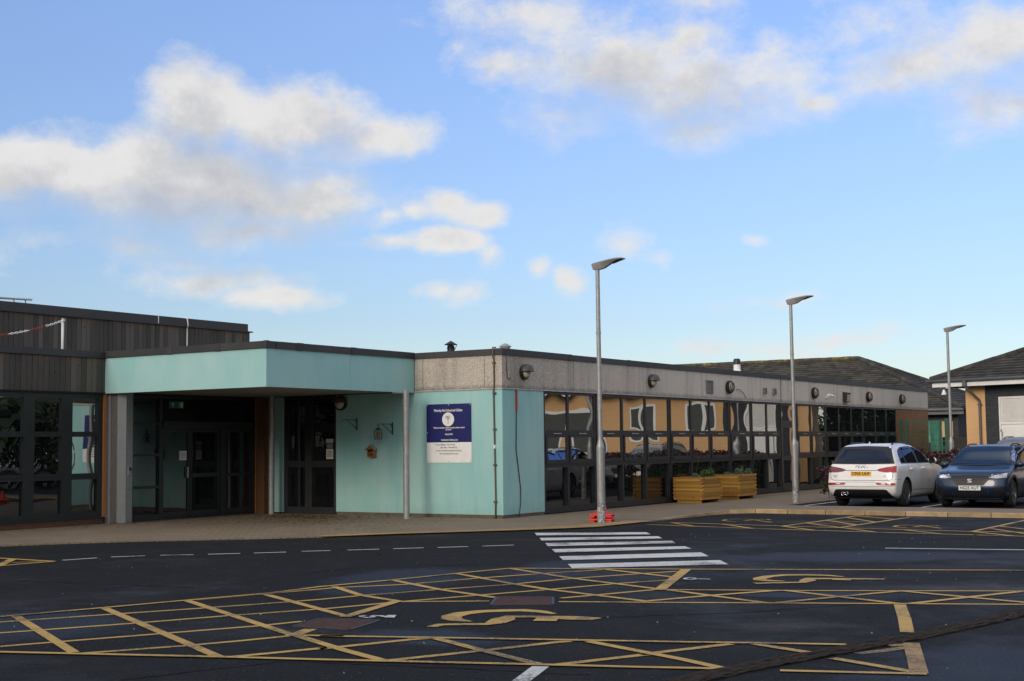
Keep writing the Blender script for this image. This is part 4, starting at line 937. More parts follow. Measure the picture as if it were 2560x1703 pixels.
lv = empty('louvre_vent', (X0, 36.55, 3.05), label='grey slatted louvre vent in the pebbledash fascia', cat='vent')
mb = MB(); y0, y1, z0, z1 = 36.32, 36.78, 3.06, 3.44
for q in ((y0, y0+.05, z0, z1), (y1-.05, y1, z0, z1), (y0+.05, y1-.05, z0, z0+.04), (y0+.05, y1-.05, z1-.04, z1)): mb.box(X0+.007, X0+.035, *q)
for i in range(6): z = z0+.055+i*.05; mb.add([(X0+.008, y0+.05, z+.03), (X0+.03, y0+.05, z), (X0+.03, y1-.05, z), (X0+.008, y1-.05, z+.03)], [(0, 1, 2, 3)])
mb.build('slats', 'grille_grey', lv, fix=False)
for y, lb in ((40.64, 'left of two small grey vent boxes on the fascia behind the second lamp post'), (41.43, 'right of two small grey vent boxes on the fascia behind the second lamp post')):
    t = empty('vent_box', (X0, y, 3.15), label=lb, cat='vent', group='small vent boxes'); mb = MB(); mb.box(X0+.006, X0+.08, y-.09, y+.09, 3.14, 3.34, bev=.01); mb.build('case', 'grille_grey', t)
    mb = MB(); [mb.box(X0+.08, X0+.084, y-.07, y+.07, 3.17+i*.04, 3.185+i*.04) for i in range(4)]; mb.build('slot', 'black', t)
t = empty('floodlight', (X0, 48.12, 3.2), label='square floodlight with cream lens on the fascia', cat='floodlight')
mb = MB(); mb.ext([(X0+.006, 47.93, 3.02), (X0+.14, 47.93, 3.02), (X0+.17, 47.93, 3.36), (X0+.006, 47.93, 3.40)], (0, .38, 0)); mb.build('case', 'black', t)
mb = MB(); mb.add([(X0+.146, 47.95, 3.05), (X0+.146, 48.29, 3.05), (X0+.175, 48.29, 3.30), (X0+.175, 47.95, 3.30)], [(0, 1, 2, 3)]); mb.box(X0+.02, X0+.14, 48.312, 48.316, 3.05, 3.33); mb.build('lens', 'cream', t)
t = empty('security_camera', (X0, 46.2, 3.2), label='small white security camera on the fascia beside the floodlight', cat='camera')
mb = MB(); mb.box(X0+.006, X0+.03, 46.15, 46.25, 3.12, 3.22); mb.tube([(X0+.02, 46.2, 3.17), (X0+.12, 46.2, 3.17), (X0+.16, 46.2, 3.20)], .018, 8); mb.build('bracket', 'white', t)
mb = MB(); mb.tube([(X0+.12, 46.13, 3.24), (X0+.20, 46.42, 3.20)], .042, 12); mb.build('body', 'white', t, sharp=40)
t = empty('loose_wire', (X0, 39, 3.15), label='thin dark curled wire on the fascia right of the first round light', cat='wire')
mb = MB(); mb.tube([(X0+.01, 38.45, 3.23), (X0+.05, 38.7, 3.22), (X0+.03, 39.0, 3.12), (X0+.012, 39.2, 2.98)], .008, 5); mb.build('wire', 'black', t)
t = empty('conductor_strip', (X0, 42.2, 0), label='thin vertical conductor cable down the glazing beside the door', cat='cable')
mb = MB(); mb.tube([(X0+.045, 42.0, 3.82), (X0+.04, 42.02, 3.66), (X0+.014, 42.03, 3.6), (X0+.012, 42.03, 2.8), (X0+.012, 42.03, .35), (X0+.05, 42.15, .2), (X0+.12, 42.5, .05), (X0+.13, 42.5, .0)], .010, 6); mb.build('cable', 'rust', t)

# ------------------------------------------------------------------ on the roofs
def rooftop(name, px, py, dep, zbase, label, cat): 
    p = DP(px, py, dep); return empty(name, (p.x, p.y, zbase), label=label, cat=cat), p
t, p = rooftop('roof_flue', 1127, 852, 34, 3.72, 'black roof flue with conical cap on the flat roof left of the corner', 'flue')
h = p.z-3.72
MB().lathe([(.09, 0), (.09, h-.13)], n=18).build('pipe', 'black', None, smooth=True).parent = t
MB().lathe([(.105, h-.20), (.105, h-.185), (.09, h-.18), (.09, h-.13), (.06, h-.12)], n=18).build('collar', 'black', None).parent = t
MB().lathe([(.17, h-.10), (.0, h+.0)], n=18).lathe([(.165, h-.105), (.0, h-.03)], n=18).build('cap', 'black', None).parent = t
mb = MB(); [mb.tube([(.09*math.cos(a), .09*math.sin(a), h-.24), (.155*math.cos(a), .155*math.sin(a), h-.095)], .008, 5) for a in (.5, 2.6, 4.7)]; mb.build('strut', 'black', None).parent = t
t, p = rooftop('roof_cowl', 1263, 862, 36, 3.72, 'low grey conical vent cowl just above the roof edge at the corner', 'vent')
h = p.z-3.72
MB().lathe([(.13, 0), (.13, h-.05)], n=18).build('pipe', 'grey_lamp', None, smooth=True).parent = t
MB().lathe([(.17, h-.06), (.165, h-.045), (.16, h-.04), (.04, h+.03), (0, h+.035)], n=18).build('cap', 'grey_lamp', None).parent = t
t, p = rooftop('roof_flue', 1842, 897, 58, 3.72, 'white roof flue with black top rising in front of the tiled roof', 'flue')
h = p.z-3.72
MB().lathe([(.17, 0), (.17, h-.5), (.145, h-.47), (.145, h-.25)], n=18).build('pipe', 'white', None, sharp=40).parent = t
MB().lathe([(.15, h-.25), (.15, h-.06), (.11, h), (0, h)], n=18).build('cap', 'black', None, sharp=40).parent = t
t = empty('aerial', (-31, 25, 5.4), label='lattice aerial lying along the upper timber roof edge', cat='aerial')
a, b = AX(-60, 743, -31), AX(80, 750.5, -31)
mb = MB(); mb.tube([a, b], .018, 6); mb.tube([a+Vector((0, 0, .04)), b+Vector((0, 0, .01))], .008, 5)
for i in range(26): q = a.lerp(b, i/26); mb.tube([q+Vector((-.12, 0, .0)), q+Vector((.12, 0, .03))], .006, 4)
mb.build('boom', 'grey_lamp', t)
mb = MB()
for k in (.66, .87): q = a.lerp(b, k); mb.tube([q, q+Vector((0, .02, -.06)), q+Vector((0, .05, -.16)), (q.x, q.y+.05, 5.4)], .012, 6)
mb.build('support', 'black', t)
p = AX(157, 797, -26.4)
t = empty('chain_post', (-26.4, p.y, 3.7), label='thin white post on the lower timber roof carrying a chain', cat='post')
MB().tube([(0, 0, 0), (0, 0, p.z-3.7)], .03, 10).build('post', 'white', None, smooth=True).parent = t
MB().lathe([(.036, p.z-3.72), (.036, p.z-3.69), (0, p.z-3.685)], n=10).build('cap', 'grey_lamp', None).parent = t
ch = empty('chain', (-26.4, p.y, 4.5), label='sagging red and white plastic chain slung from the white roof post', cat='chain')
q0 = Vector((-26.36, p.y, p.z-.04)); q2 = AX(0, 838, -26.36); dy = q0.y-q2.y
cp = []
for i in range(200):
    s = i/199; y = q0.y-s*dy*3.2; u = (q0.y-y)/dy; z = q0.z+(q2.z-q0.z)*(1.40*u-.40*u*u) if u < 1.75 else None
    if z is None: break
    cp.append(Vector((-26.36, y, z)))
runs = {}; seg = (q0-q2).length/ (157/4.2)
acc = 0; i = 0; lastp = cp[0]; ln = 0; nl = 0
for a, b in zip(cp[:-1], cp[1:]): ln += (b-a).length
step = .062; tcur = 0
def at_len(s):
    acc = 0
    for a, b in zip(cp[:-1], cp[1:]):
        l = (b-a).length
        if acc+l >= s: return a.lerp(b, (s-acc)/l), (b-a).normalized()
        acc += l
    return cp[-1], (cp[-1]-cp[-2]).normalized()
s = 0; k = 0
while s < ln-.07:
    pnt, d = at_len(s); red = int(s/.52) % 2 == 1
    side = Vector((1, 0, 0)) if k % 2 else d.cross(Vector((1, 0, 0)))
    tgt = runs.setdefault(int(s/.52), MB())
    lp = [pnt+d*(.042*math.cos(a))+side*(.02*math.sin(a)) for a in [j*math.pi/4 for j in range(9)]]
    tgt.tube(lp, .0085, 5, cap=False); s += step; k += 1
for k, q in runs.items(): q.build('red_links' if k % 2 else 'white_links', 'conduit_red' if k % 2 else 'white', ch)

# ------------------------------------------------------------------ lamp posts, cones, planters
def lamp(base, h, label, first=None):
    t = empty('lamp_post', base, 0, label=label, cat='lamp post', group='galvanised lamp posts along the kerb')
    H = h
    mb = MB(); mb.tube([(0, 0, .42), (0, 0, 1.56)], .086, 24); mb.lathe([(.086, 1.56), (.05, 1.72), (.05, 1.74)], n=24); mb.tube([(0, 0, 1.72), (0, 0, H-.17)], .05, 20, r1=.044)
    mb.tube([(0, 0, H-1.55), (0, 0, H-1.5)], .052, 20)
    o = mb.build('pole', 'galv', None, sharp=40); o.parent = t
    MB().tube([(0, 0, -.05), (0, 0, .42)], .087, 24).build('base_sleeve', 'scuffed', None, sharp=40).parent = t
    mb = MB(); pr = [(.0895, rad(-80)+i*rad(60)/6) for i in range(7)]
    for i in range(6):
        a, b = pr[i][1], pr[i+1][1]
        mb.quad((.0895*math.cos(a), .0895*math.sin(a), .66), (.0895*math.cos(b), .0895*math.sin(b), .66), (.0895*math.cos(b), .0895*math.sin(b), 1.35), (.0895*math.cos(a), .0895*math.sin(a), 1.35))
    mb.build('hatch', 'galv', None).parent = t
    # LED lantern: sections along its arm (x): (x, z top, z bottom, half width top, half width bottom)
    sec = [(-.14, -.085, -.11, .10, .09), (-.10, -.06, -.235, .135, .075), (.08, -.03, -.235, .15, .06), (.22, -.01, -.205, .155, .055), (.42, .02, -.10, .155, .06), (.58, .035, -.045, .15, .10), (.64, .04, -.02, .145, .11), (.80, .03, .0, .12, .11)]
    v, f = [], []
    for x, zt, zb, wt, wb in [[q*.78 for q in r] for r in sec]:
        zc = zt-.027 if zt-.027 > zb else (zt+zb)/2
        v += [(x, -wt*.75, H+zt), (x, -wt, H+zt-.012), (x, -wt, H+zc), (x, -wb, H+zb), (x, wb, H+zb), (x, wt, H+zc), (x, wt, H+zt-.012), (x, wt*.75, H+zt)]
    n = 8
    for i in range(len(sec)-1):
        for k in range(n): f.append((i*n+k, i*n+(k+1) % n, (i+1)*n+(k+1) % n, (i+1)*n+k))
    f += [tuple(range(n)), tuple((len(sec)-1)*n+k for k in range(n-1, -1, -1))]
    o = MB().add(v, f).build('lantern', 'grey_lamp', None, sharp=28); o.parent = t
    mb = MB(); mb.add([(.35, -.07, H-.076), (.60, -.075, H-.006), (.60, .075, H-.006), (.35, .07, H-.076)], [(0, 1, 2, 3)]); mb.build('lens', 'black_plastic', None).parent = t
    return t
b1, b2, b3 = G(1504, 1306, 0), G(1990, 1257, 0), Vector((-12.95, 47.6, 0))
lamp(b1, 5.50, 'nearest and tallest galvanised lamp post, with red cones behind its base')
lamp(b2, 5.52, 'middle galvanised lamp post on the paving left of the white car')
lamp(b3, 5.52, 'farthest galvanised lamp post rising behind the purple hedge')
def cone(base, z, label):
    t = empty('traffic_cone', (base.x, base.y, z), rad(20), label=label, cat='traffic cone', group='stacked red traffic cones')
    mb = MB(); q = []
    mb.box(-.235, .235, -.235, .235, .03, .075, bev=.02)
    for sx in (-1, 1):
        for sy in (-1, 1): mb.box(sx*.12, sx*.235, sy*.12, sy*.235, 0, .035, bev=.01)
    mb.build('base', 'red', None, smooth=False).parent = t
    MB().lathe([(.19, .07), (.14, .10), (.105, .15), (.07, .29), (.04, .42), (.03, .43), (.022, .42)], n=28).build('body', 'red', None, smooth=True).parent = t
bb = Vector((b1.x-.10, b1.y+.20, 0))
cone(bb, 0.0, 'lower red traffic cone of the stack behind the lamp post'); cone(bb, .095, 'upper red traffic cone of the stack behind the lamp post')

def tuft(name, base, r, h, n, mat, label, cat, leaf=.035, stem=False, shape='dome', group=None):
    t = empty(name, base, label=label, cat=cat, group=group)
    mb = MB()
    for i in range(n):
        a = random.uniform(0, 6.283); q = r*math.sqrt(random.random()); z = h*random.random()**.8
        if shape == 'dome': q *= math.sqrt(max(.1, 1-(z/h)**2))
        c = Vector((q*math.cos(a), q*math.sin(a), z)); d = Vector((random.uniform(-1, 1), random.uniform(-1, 1), random.uniform(-.1, 1))).normalized(); s = d.orthogonal().normalized()
        s = Matrix.Rotation(random.uniform(0, 6.28), 3, d) @ s; l = leaf*random.uniform(.6, 1.3)
        mb.add([c, c+d*l*.5+s*l*.3, c+d*l, c+d*l*.5-s*l*.3], [(0, 1, 2, 3)])
    o = mb.build('foliage', mat, None, fix=False); o.parent = t
    mb = MB()
    for i in range(6): a = random.uniform(0, 6.28); mb.tube([(0, 0, -.05), (r*.3*math.cos(a), r*.3*math.sin(a), h*.5), (r*.6*math.cos(a), r*.6*math.sin(a), h*.95)], .006, 4)
    mb.build('stems', mat, None).parent = t
    return t
def planter(x0, x1, y0, y1, h, label):
    t = empty('planter', ((x0+x1)/2, (y0+y1)/2, 0), label=label, cat='planter', group='orange timber planters')
    mb = MB(); n = 12; ph = (h-.09)/n; th = .045
    for i in range(n):
        z0, z1 = .09+i*ph+.001, .09+(i+1)*ph-.001; e = random.uniform(.0, .012); k = .035 if i % 2 else -.02
        j = lambda: random.uniform(-.005, .005)
        # front/back planks run past the corners on odd rows, side planks on even rows
        for yy in (y0, y1-th): mb.box(x0-(k if i % 2 else -th), x1+(k if i % 2 else -th), yy+j(), yy+th+j(), z0, z1)
        for xx in (x0, x1-th): mb.box(xx+j(), xx+th+j(), y0-(.035 if not i % 2 else -th), y1+(.035 if not i % 2 else -th), z0, z1)
    mb.build('planks', 'planter', t)
    mb = MB(); mb.box(x0+.06, x1-.06, y0+.05, y0+.1, 0, .088); mb.box(x0+.06, x1-.06, y1-.1, y1-.05, 0, .088); mb.build('foot', 'planter', t)
    mb = MB(); mb.box(x0+th+.002, x1-th-.002, y0+th+.002, y1-th-.002, .1, h-.05); mb.build('soil', 'soil', t)
    return t
planter(-16.74, -15.90, 33.92, 35.12, .70, 'nearer orange timber planter with green herbs')
planter(-16.70, -15.96, 36.55, 37.70, .71, 'farther orange timber planter with grey-green plants')
GP = 'plants growing in the timber planters'
tuft('plant', (-16.25, 34.25, .64), .16, .13, 260, 'sage', 'low grey-green plant at the left of the nearer planter', 'plant', .05, group=GP)
tuft('plant', (-16.18, 34.7, .64), .12, .20, 260, 'leaf', 'bright green grassy plant in the middle of the nearer planter', 'plant', .07, group=GP)
t = tuft('plant', (-16.1, 34.85, .64), .13, .27, 420, 'leaf', 'tall bright green bushy herb at the right of the nearer planter', 'plant', .05, group=GP)
tuft('plant', (-16.45, 36.8, .65), .16, .11, 240, 'sage', 'low sparse plant at the left of the farther planter', 'plant', .045, group=GP)
tuft('plant', (-16.2, 37.0, .65), .17, .20, 460, 'sage', 'rounded lavender-like clump in the middle of the farther planter', 'plant', .05, group=GP)
tuft('plant', (-16.1, 37.5, .65), .12, .19, 380, 'sage', 'small clump at the right of the farther planter', 'plant', .05, group=GP)
tuft('plant', (-16.2, 37.3, .65), .05, .28, 90, 'sage', 'thin upright sprig between the clumps of the farther planter', 'plant', .045, group=GP)
t = empty('dry_stalk', (-16.4, 34.6, .7), label='single tall bare stalk in the nearer planter', cat='plant', group=GP)
MB().tube([(0, 0, 0), (.02, .06, .3), (.06, .16, .55)], .006, 5).build('stem', 'bark', None).parent = t

def leafmass(name, boxes, n, mats, leaf, label, cat, zsplit=None, density_low=.3):
    "hedge made of leaf faces spread through its volume"
    c = Vector(boxes[0][0:2]+(0,)) if False else Vector(((boxes[0][0]+boxes[0][1])/2, (boxes[0][2]+boxes[0][3])/2, 0))
    t = empty(name, c, label=label, cat=cat)
    mbs = [MB() for _ in mats]
    for i in range(n):
        b = random.choice(boxes); u = random.random()
        x, y, z = random.uniform(b[0], b[1]), random.uniform(b[2], b[3]), random.uniform(b[4], b[5])
        w_ = random.random()
        if w_ < .55: y = b[2]+abs(random.gauss(0, .08))
        elif w_ < .85: z = b[5]-abs(random.gauss(0, .07))
        z += .06*math.sin(x*5.1)+.05*math.sin(x*11+y*3); y += .08*math.sin(x*4+z*5)
        c_ = Vector((x, y, max(.02, z))); d = Vector((random.uniform(-1, 1), random.uniform(-1, .4), random.uniform(-.3, 1))).normalized(); s = Matrix.Rotation(random.uniform(0, 6.28), 3, d) @ d.orthogonal().normalized(); l = leaf*random.uniform(.6, 1.4)
        k = 1 if (len(mats) > 1 and z > (zsplit+random.gauss(0, .10))) else 0
        mbs[k].add([c_, c_+d*l*.5+s*l*.3, c_+d*l, c_+d*l*.5-s*l*.3], [(0, 1, 2, 3)])
    for k, (q, mt) in enumerate(zip(mbs, mats)): q.build('foliage' if k == 0 else 'top_foliage', mt, t, fix=False)
    mb = MB(); [mb.box(b[0]+.1, b[1]-.1, b[2]+.12, b[3]-.1, 0, b[5]-.14) for b in boxes if b[1]-b[0] > 2] or [mb.tube([(b[0]+.2+.08*i, b[2]+.3, 0), (b[0]+.1+.13*i, b[2]+.3, b[5]-.1)], .012, 5) for b in boxes for i in range(4)]; mb.build('core', 'dark_leaf', t); return t
    mb = MB(); [mb.box(b[0]+.1, b[1]-.1, b[2]+.12, b[3]-.1, 0, b[5]-.14) for b in boxes]; mb.build('core', 'dark_leaf', t)
    return t
leafmass('hedge', [(-15.2, -8.5, 44.6, 45.4, 0, 1.22)], 7000, ('dark_leaf', 'red_leaf'), .10, 'clipped hedge with purple top behind the white and blue cars', 'hedge', .88)
sh = leafmass('shrub', [(-14.0, -13.55, 37.6, 38.2, .25, .95)], 260, ('dark_leaf', 'red_leaf'), .11, 'sparse reddish shrub showing left of the white car', 'shrub', .5)

# ------------------------------------------------------------------ fence, far screens
fe = empty('mesh_fence', (-15.7, 54, 0), label='tall green mesh fence between the wing and the buff brick building', cat='fence')
yF = 53.98
mb = MB()
xa, xb_ = AX(2250, 1060, X0).x, -13.95
def fx_(px): d = ray(px, 1060); return d.x*yF/d.y
xs = [fx_(2252), fx_(2267), fx_(2349), fx_(2367)]
mb = MB(); mb.box(xs[0]-.05, xs[0]+.05, yF-.03, yF+.03, 0, 2.45); mb.build('post', 'fence_green', fe)
mb = MB(); mb.box(xs[1]-.06, xs[1]+.04, yF-.03, yF+.03, 0, 2.42); mb.build('post', 'fence_green', fe)
mb = MB(); mb.box(xs[2]-.04, xs[2]+.04, yF-.03, yF+.03, 0, 2.40); mb.build('post', 'fence_green', fe)
mb = MB(); mb.box(xs[3]-.08, xs[3]+.08, yF-.04, yF+.04, 0, 2.46); mb.build('post', 'fence_green', fe)
mb = MB(); mb.box(xs[0], xs[3], yF-.021, yF+.021, 2.36, 2.41); mb.box(xs[1], xs[2], yF-.02, yF+.02, .08, .12)
mb.box(xs[2]+.05, xs[3]-.09, yF-.06, yF-.035, 1.25, 1.40); mb.build('rail', 'fence_green', fe)
mb = MB(); x = xs[1]+.05
while x < xs[2]-.04: mb.box(x-.004, x+.004, yF-.004, yF+.004, .1, 2.37); x += .055
z = .3
while z < 2.36: mb.box(xs[1]+.04, xs[2]-.04, yF-.012, yF-.005, z-.005, z+.005); z += .22
mb.build('mesh', 'fence_green', fe)
a, b = DP(2325, 1060, 58), DP(2351, 1060, 57.5)
t = empty('mural_panel', (a.x, a.y, 0), label='turquoise patterned panel standing behind the green mesh fence', cat='panel')
mb = MB(); mb.add([(a.x, a.y, .2), (b.x, b.y, .2), (b.x, b.y, 2.42), (a.x, a.y, 2.42), (a.x+.05, a.y+.06, .2), (b.x+.05, b.y+.06, .2), (b.x+.05, b.y+.06, 2.42), (a.x+.05, a.y+.06, 2.42)], [(0, 1, 2, 3), (4, 5, 6, 7), (3, 2, 6, 7), (0, 3, 7, 4), (1, 2, 6, 5)]); mb.build('panel', 'mural', t)
a, b = DP(2352, 1060, 59), DP(2440, 1060, 57)
t = empty('timber_screen', (a.x, a.y, 0), label='low dark boarded screen behind the fence, left of the buff brick corner', cat='screen')
mb = MB(); n = 10
for i in range(n):
    z0, z1 = .05+i*.17, .05+i*.17+.16; o_ = random.uniform(-.01, .01)
    mb.add([(a.x, a.y+o_, z0), (b.x, b.y+o_, z0), (b.x, b.y+o_, z1), (a.x, a.y+o_, z1), (a.x, a.y+.05, z0), (b.x, b.y+.05, z0), (b.x, b.y+.05, z1), (a.x, a.y+.05, z1)], [(0, 1, 2, 3), (3, 2, 6, 7), (4, 5, 6, 7), (0, 1, 5, 4)])
mb.build('boards', 'timber', t)

# ------------------------------------------------------------------ tiled roofs
def tile_face(mb, eL, eR, rL, rR, rowh, tw, th=.03):
    eL, eR, rL, rR = map(Vector, (eL, eR, rL, rR))
    nrm = (eR-eL).cross(rL-eL).normalized()
    if nrm.z < 0: nrm = -nrm
    slope = ((rL+rR)/2-(eL+eR)/2).length; n = max(1, round(slope/rowh)); U = (eR-eL).normalized(); th *= 1.5
    for i in range(n):
        a, b = i/n, (i+1.12)/n
        l0, r0, l1, r1 = eL.lerp(rL, a), eR.lerp(rR, a), eL.lerp(rL, min(1, b)), eR.lerp(rR, min(1, b))
        o = l0.dot(U); w = r0.dot(U)-o; off = (i % 2)*tw/2
        base = o-off - (o % tw); x = base
        V0, V1 = l0-U*l0.dot(U), l1-U*l1.dot(U)
        lo1, hi1 = l1.dot(U), r1.dot(U)
        while x < o+w:
            x0, x1 = max(x+.002, o), min(x+tw-.002, o+w)
            if x1-x0 > .01:
                y0, y1 = min(max(x0, lo1), hi1), min(max(x1, lo1), hi1)
                j = nrm*random.uniform(-.004, .004)
                A, B, C, D = V0+U*x0+nrm*th+j, V0+U*x1+nrm*th+j, V1+U*y1+nrm*.004+j, V1+U*y0+nrm*.004+j
                mb.add([A, B, C, D, A-nrm*th*1.2, B-nrm*th*1.2], [(0, 1, 2, 3), (0, 4, 5, 1)])
            x += tw
def ridge(mb, a, b, r=.12):
    a, b = Vector(a), Vector(b); n = max(1, int((b-a).length/.42)); d = b-a
    for i in range(n):
        p, q = a+d*(i/n), a+d*((i+.97)/n); mb.tube([p, q], r*random.uniform(.96, 1.05), 8)
# hipped building beyond
hb = empty('hipped_building', (-24, 71.8, 0), label='brown tiled hip-roofed building behind the end of the long wing', cat='building')
eN, eF, zE, xE, rx, ry, rz_ = 65.9, 77.7, 3.08, -17.3, -24.3, 71.8, 6.02
mb = MB(); tile_face(mb, (-44, eN, zE), (xE, eN, zE), (-44, ry, rz_), (rx, ry, rz_), .30, .33); tile_face(mb, (xE, eN, zE), (xE, eF, zE), (rx, ry, rz_), (rx, ry, rz_), .30, .33)
mb.build('roof', 'tile_moss', hb, fix=False)
mb = MB(); mb.add([(-44, eN, zE-.02), (xE, eN, zE-.02), (xE, eF, zE-.02), (-44, eF, zE-.02), (rx, ry, rz_-.05), (-44, ry, rz_-.05)], [(0, 1, 4, 5), (1, 2, 4), (2, 3, 5, 4), (3, 0, 5), (0, 1, 2, 3)]); mb.build('roof_core', 'felt', hb)
mb = MB(); ridge(mb, (-44, ry, rz_+.02), (rx, ry, rz_+.02), .13); mb.build('ridge_tiles', 'lichen', hb)
mb = MB(); ridge(mb, (rx, ry, rz_+.02), (xE, eN, zE+.03), .13); ridge(mb, (rx, ry, rz_+.02), (xE, eF, zE+.03), .13); mb.build('hip_tiles', 'tile', hb)
mb = MB(); mb.box(-44, xE-.4, eN+.5, eF-.5, -.05, zE-.1); mb.build('wall', 'grey_brick', hb)
mb = MB(); mb.tube([(-44, eN-.05, zE-.03), (xE, eN-.05, zE-.03)], .07, 8); mb.box(-44, xE, eN, eN+.04, zE-.25, zE-.03); mb.build('gutter', 'gutter', hb)
for x, mt in ((-19.0, 'mural'), (-18.2, 'buff_brick')):
    fr = MB().box(x-.4, x+.25, eN+.44, eN+.498, 1.5, 2.5).build('window', mt, hb)

# buff and grey brick building on the right, facing the car park
bl = empty('brick_building', (-13.82, 53.0, 0), rad(-18.2), label='buff and dark grey brick building with white louvred door and hipped tiled roof', cat='building')
def loc(mb, name, mat, **k):
    o = mb.build(name, mat, None, **k); o.parent = bl; return o
mb = MB(); mb.box(0, .82, 0, 9, -.05, 3.66); mb.box(3.4, 14, 0, 9, -.05, 3.66); loc(mb, 'wall', 'buff_brick')
mb = MB(); mb.box(.82, 1.38, .004, .4, -.05, 3.66); mb.box(1.38, 2.62, .004, .4, 3.20, 3.66); mb.box(2.62, 3.4, .004, .4, -.05, 3.66); loc(mb, 'dark_brickwork', 'grey_brick')
mb = MB(); mb.box(1.38, 1.44, -.01, .2, -.05, 3.20); mb.box(2.56, 2.62, -.01, .2, -.05, 3.20); mb.box(1.44, 2.56, -.01, .2, 3.13, 3.20); mb.box(1.44, 2.56, -.008, .2, 2.18, 2.27)
dr_ = loc(mb, 'louvred_door', 'white_door')
mb = MB()
for i in range(20): z = 2.29+i*.041; mb.add([(1.47, -.004, z), (2.53, -.004, z), (2.53, .03, z+.035), (1.47, .03, z+.035)], [(0, 1, 2, 3)])
mb.box(1.44, 2.56, .04, .06, 2.27, 3.13); o = mb.build('louvre', 'white_door', None, fix=False); o.parent = dr_
mb = MB(); mb.box(1.45, 2.55, .01, .06, 0, 2.17); mb.box(1.53, 2.47, .004, .012, .1, 2.09); o = mb.build('leaf', 'white_door', None); o.parent = dr_
mb = MB()
for z in (.5, 1.2, 1.95): mb.tube([(1.45, -.02, z-.05), (1.45, -.02, z+.05)], .014, 6)
mb.box(1.49, 1.51, -.014, -.006, .6, 1.9); o = mb.build('hinge', 'black', None); o.parent = dr_
def bwin(x0, x1, z0, z1, n):
    mb = MB(); w = .09; mb.box(x0, x0+w, -.02, .1, z0, z1); mb.box(x1-w, x1, -.02, .1, z0, z1); mb.box(x0+w, x1-w, -.021, .1, z0, z0+w); mb.box(x0+w, x1-w, -.021, .1, z1-w, z1)
    for i in range(1, n): c = x0+(x1-x0)*i/n; mb.box(c-.06, c+.06, -.019, .1, z0+w, z1-w)
    fr = loc(mb, 'window', 'white'); o = MB().box(x0+w, x1-w, -.006, .05, z0+w, z1-w).build('pane', 'dark_pane', None); o.parent = fr
bwin(3.75, 4.95, 2.1, 3.25, 2); bwin(6.2, 7.5, 1.9, 3.2, 2); bwin(8.6, 10.0, 1.2, 3.1, 1); bwin(10.15, 11.5, 1.2, 3.1, 1); bwin(12, 13.4, 1.2, 3.1, 2)
mb = MB(); mb.box(-1.05, 14.5, -.58, -.54, 3.63, 3.82); mb.box(-1.05, -1.01, -.54, 9.5, 3.63, 3.82); loc(mb, 'fascia_board', 'white')
mb = MB(); mb.box(-1.01, 14.5, -.54, 9.5, 3.64, 3.66); loc(mb, 'soffit', 'black')
mb = MB(); mb.tube([(-1.28, -.64, 3.86), (14.5, -.64, 3.86)], .065, 10); loc(mb, 'gutter', 'gutter', smooth=True)
mb = MB(); mb.box(.32, .46, -.71, -.58, 3.62, 3.83); mb.tube([(.39, -.63, 3.66), (.41, -.60, 3.56), (.62, -.1, 3.12), (.63, -.07, 3.05), (.63, -.07, 0)], .05, 10); mb.box(.55, .71, -.12, 0, 2.92, 2.95); loc(mb, 'downpipe', 'gutter')
K = 5.2; pt = .43; e0 = (-1.12, -.60, 3.90); dep = 10.4
mb = MB(); tile_face(mb, e0, (14.5, -.6, 3.9), (e0[0]+K, e0[1]+K, e0[2]+K*pt), (14.5, -.6+K, 3.9+K*pt), .31, .30, .035); tile_face(mb, (e0[0], e0[1]+dep, 3.9), e0, (e0[0]+K, e0[1]+K, e0[2]+K*pt), (e0[0]+K, e0[1]+K, e0[2]+K*pt), .31, .30, .035)
loc(mb, 'roof', 'tile', fix=False)
mb = MB(); mb.add([(e0[0], e0[1], 3.86), (14.5, -.6, 3.86), (14.5, -.6+K, 3.86+K*pt), (e0[0]+K, e0[1]+K, 3.86+K*pt), (e0[0], e0[1]+dep, 3.86), (14.5, e0[1]+dep, 3.86)], [(0, 1, 2, 3), (0, 3, 4), (4, 3, 2, 5), (1, 5, 2)]); loc(mb, 'roof_core', 'felt')
mb = MB(); ridge(mb, (e0[0], e0[1], 3.94), (e0[0]+K, e0[1]+K, 3.95+K*pt), .11); ridge(mb, (e0[0]+K, e0[1]+K, 3.95+K*pt), (14.5, e0[1]+K, 3.95+K*pt), .11); loc(mb, 'hip_tiles', 'tile')
p = DP(2365, 970, 46.9)
t = empty('dome_camera', (b3.x, b3.y, p.z), label='small white dome camera bracketed to the farthest lamp post', cat='camera')
MB().lathe([(0, .05), (.10, .03), (.10, .0), (.0, -.02)], (-.20, -.02, 0), n=16).build('cover', 'grey_plastic', None, sharp=40).parent = t
MB().lathe([(.03, -.02), (.09, -.18), (.085, -.2), (0, -.2)], (-.18, -.02, -.03), n=16).tube([(-.18, -.02, .0), (0, -.02, .01)], .02, 6).build('dome', 'white', None, sharp=40).parent = t

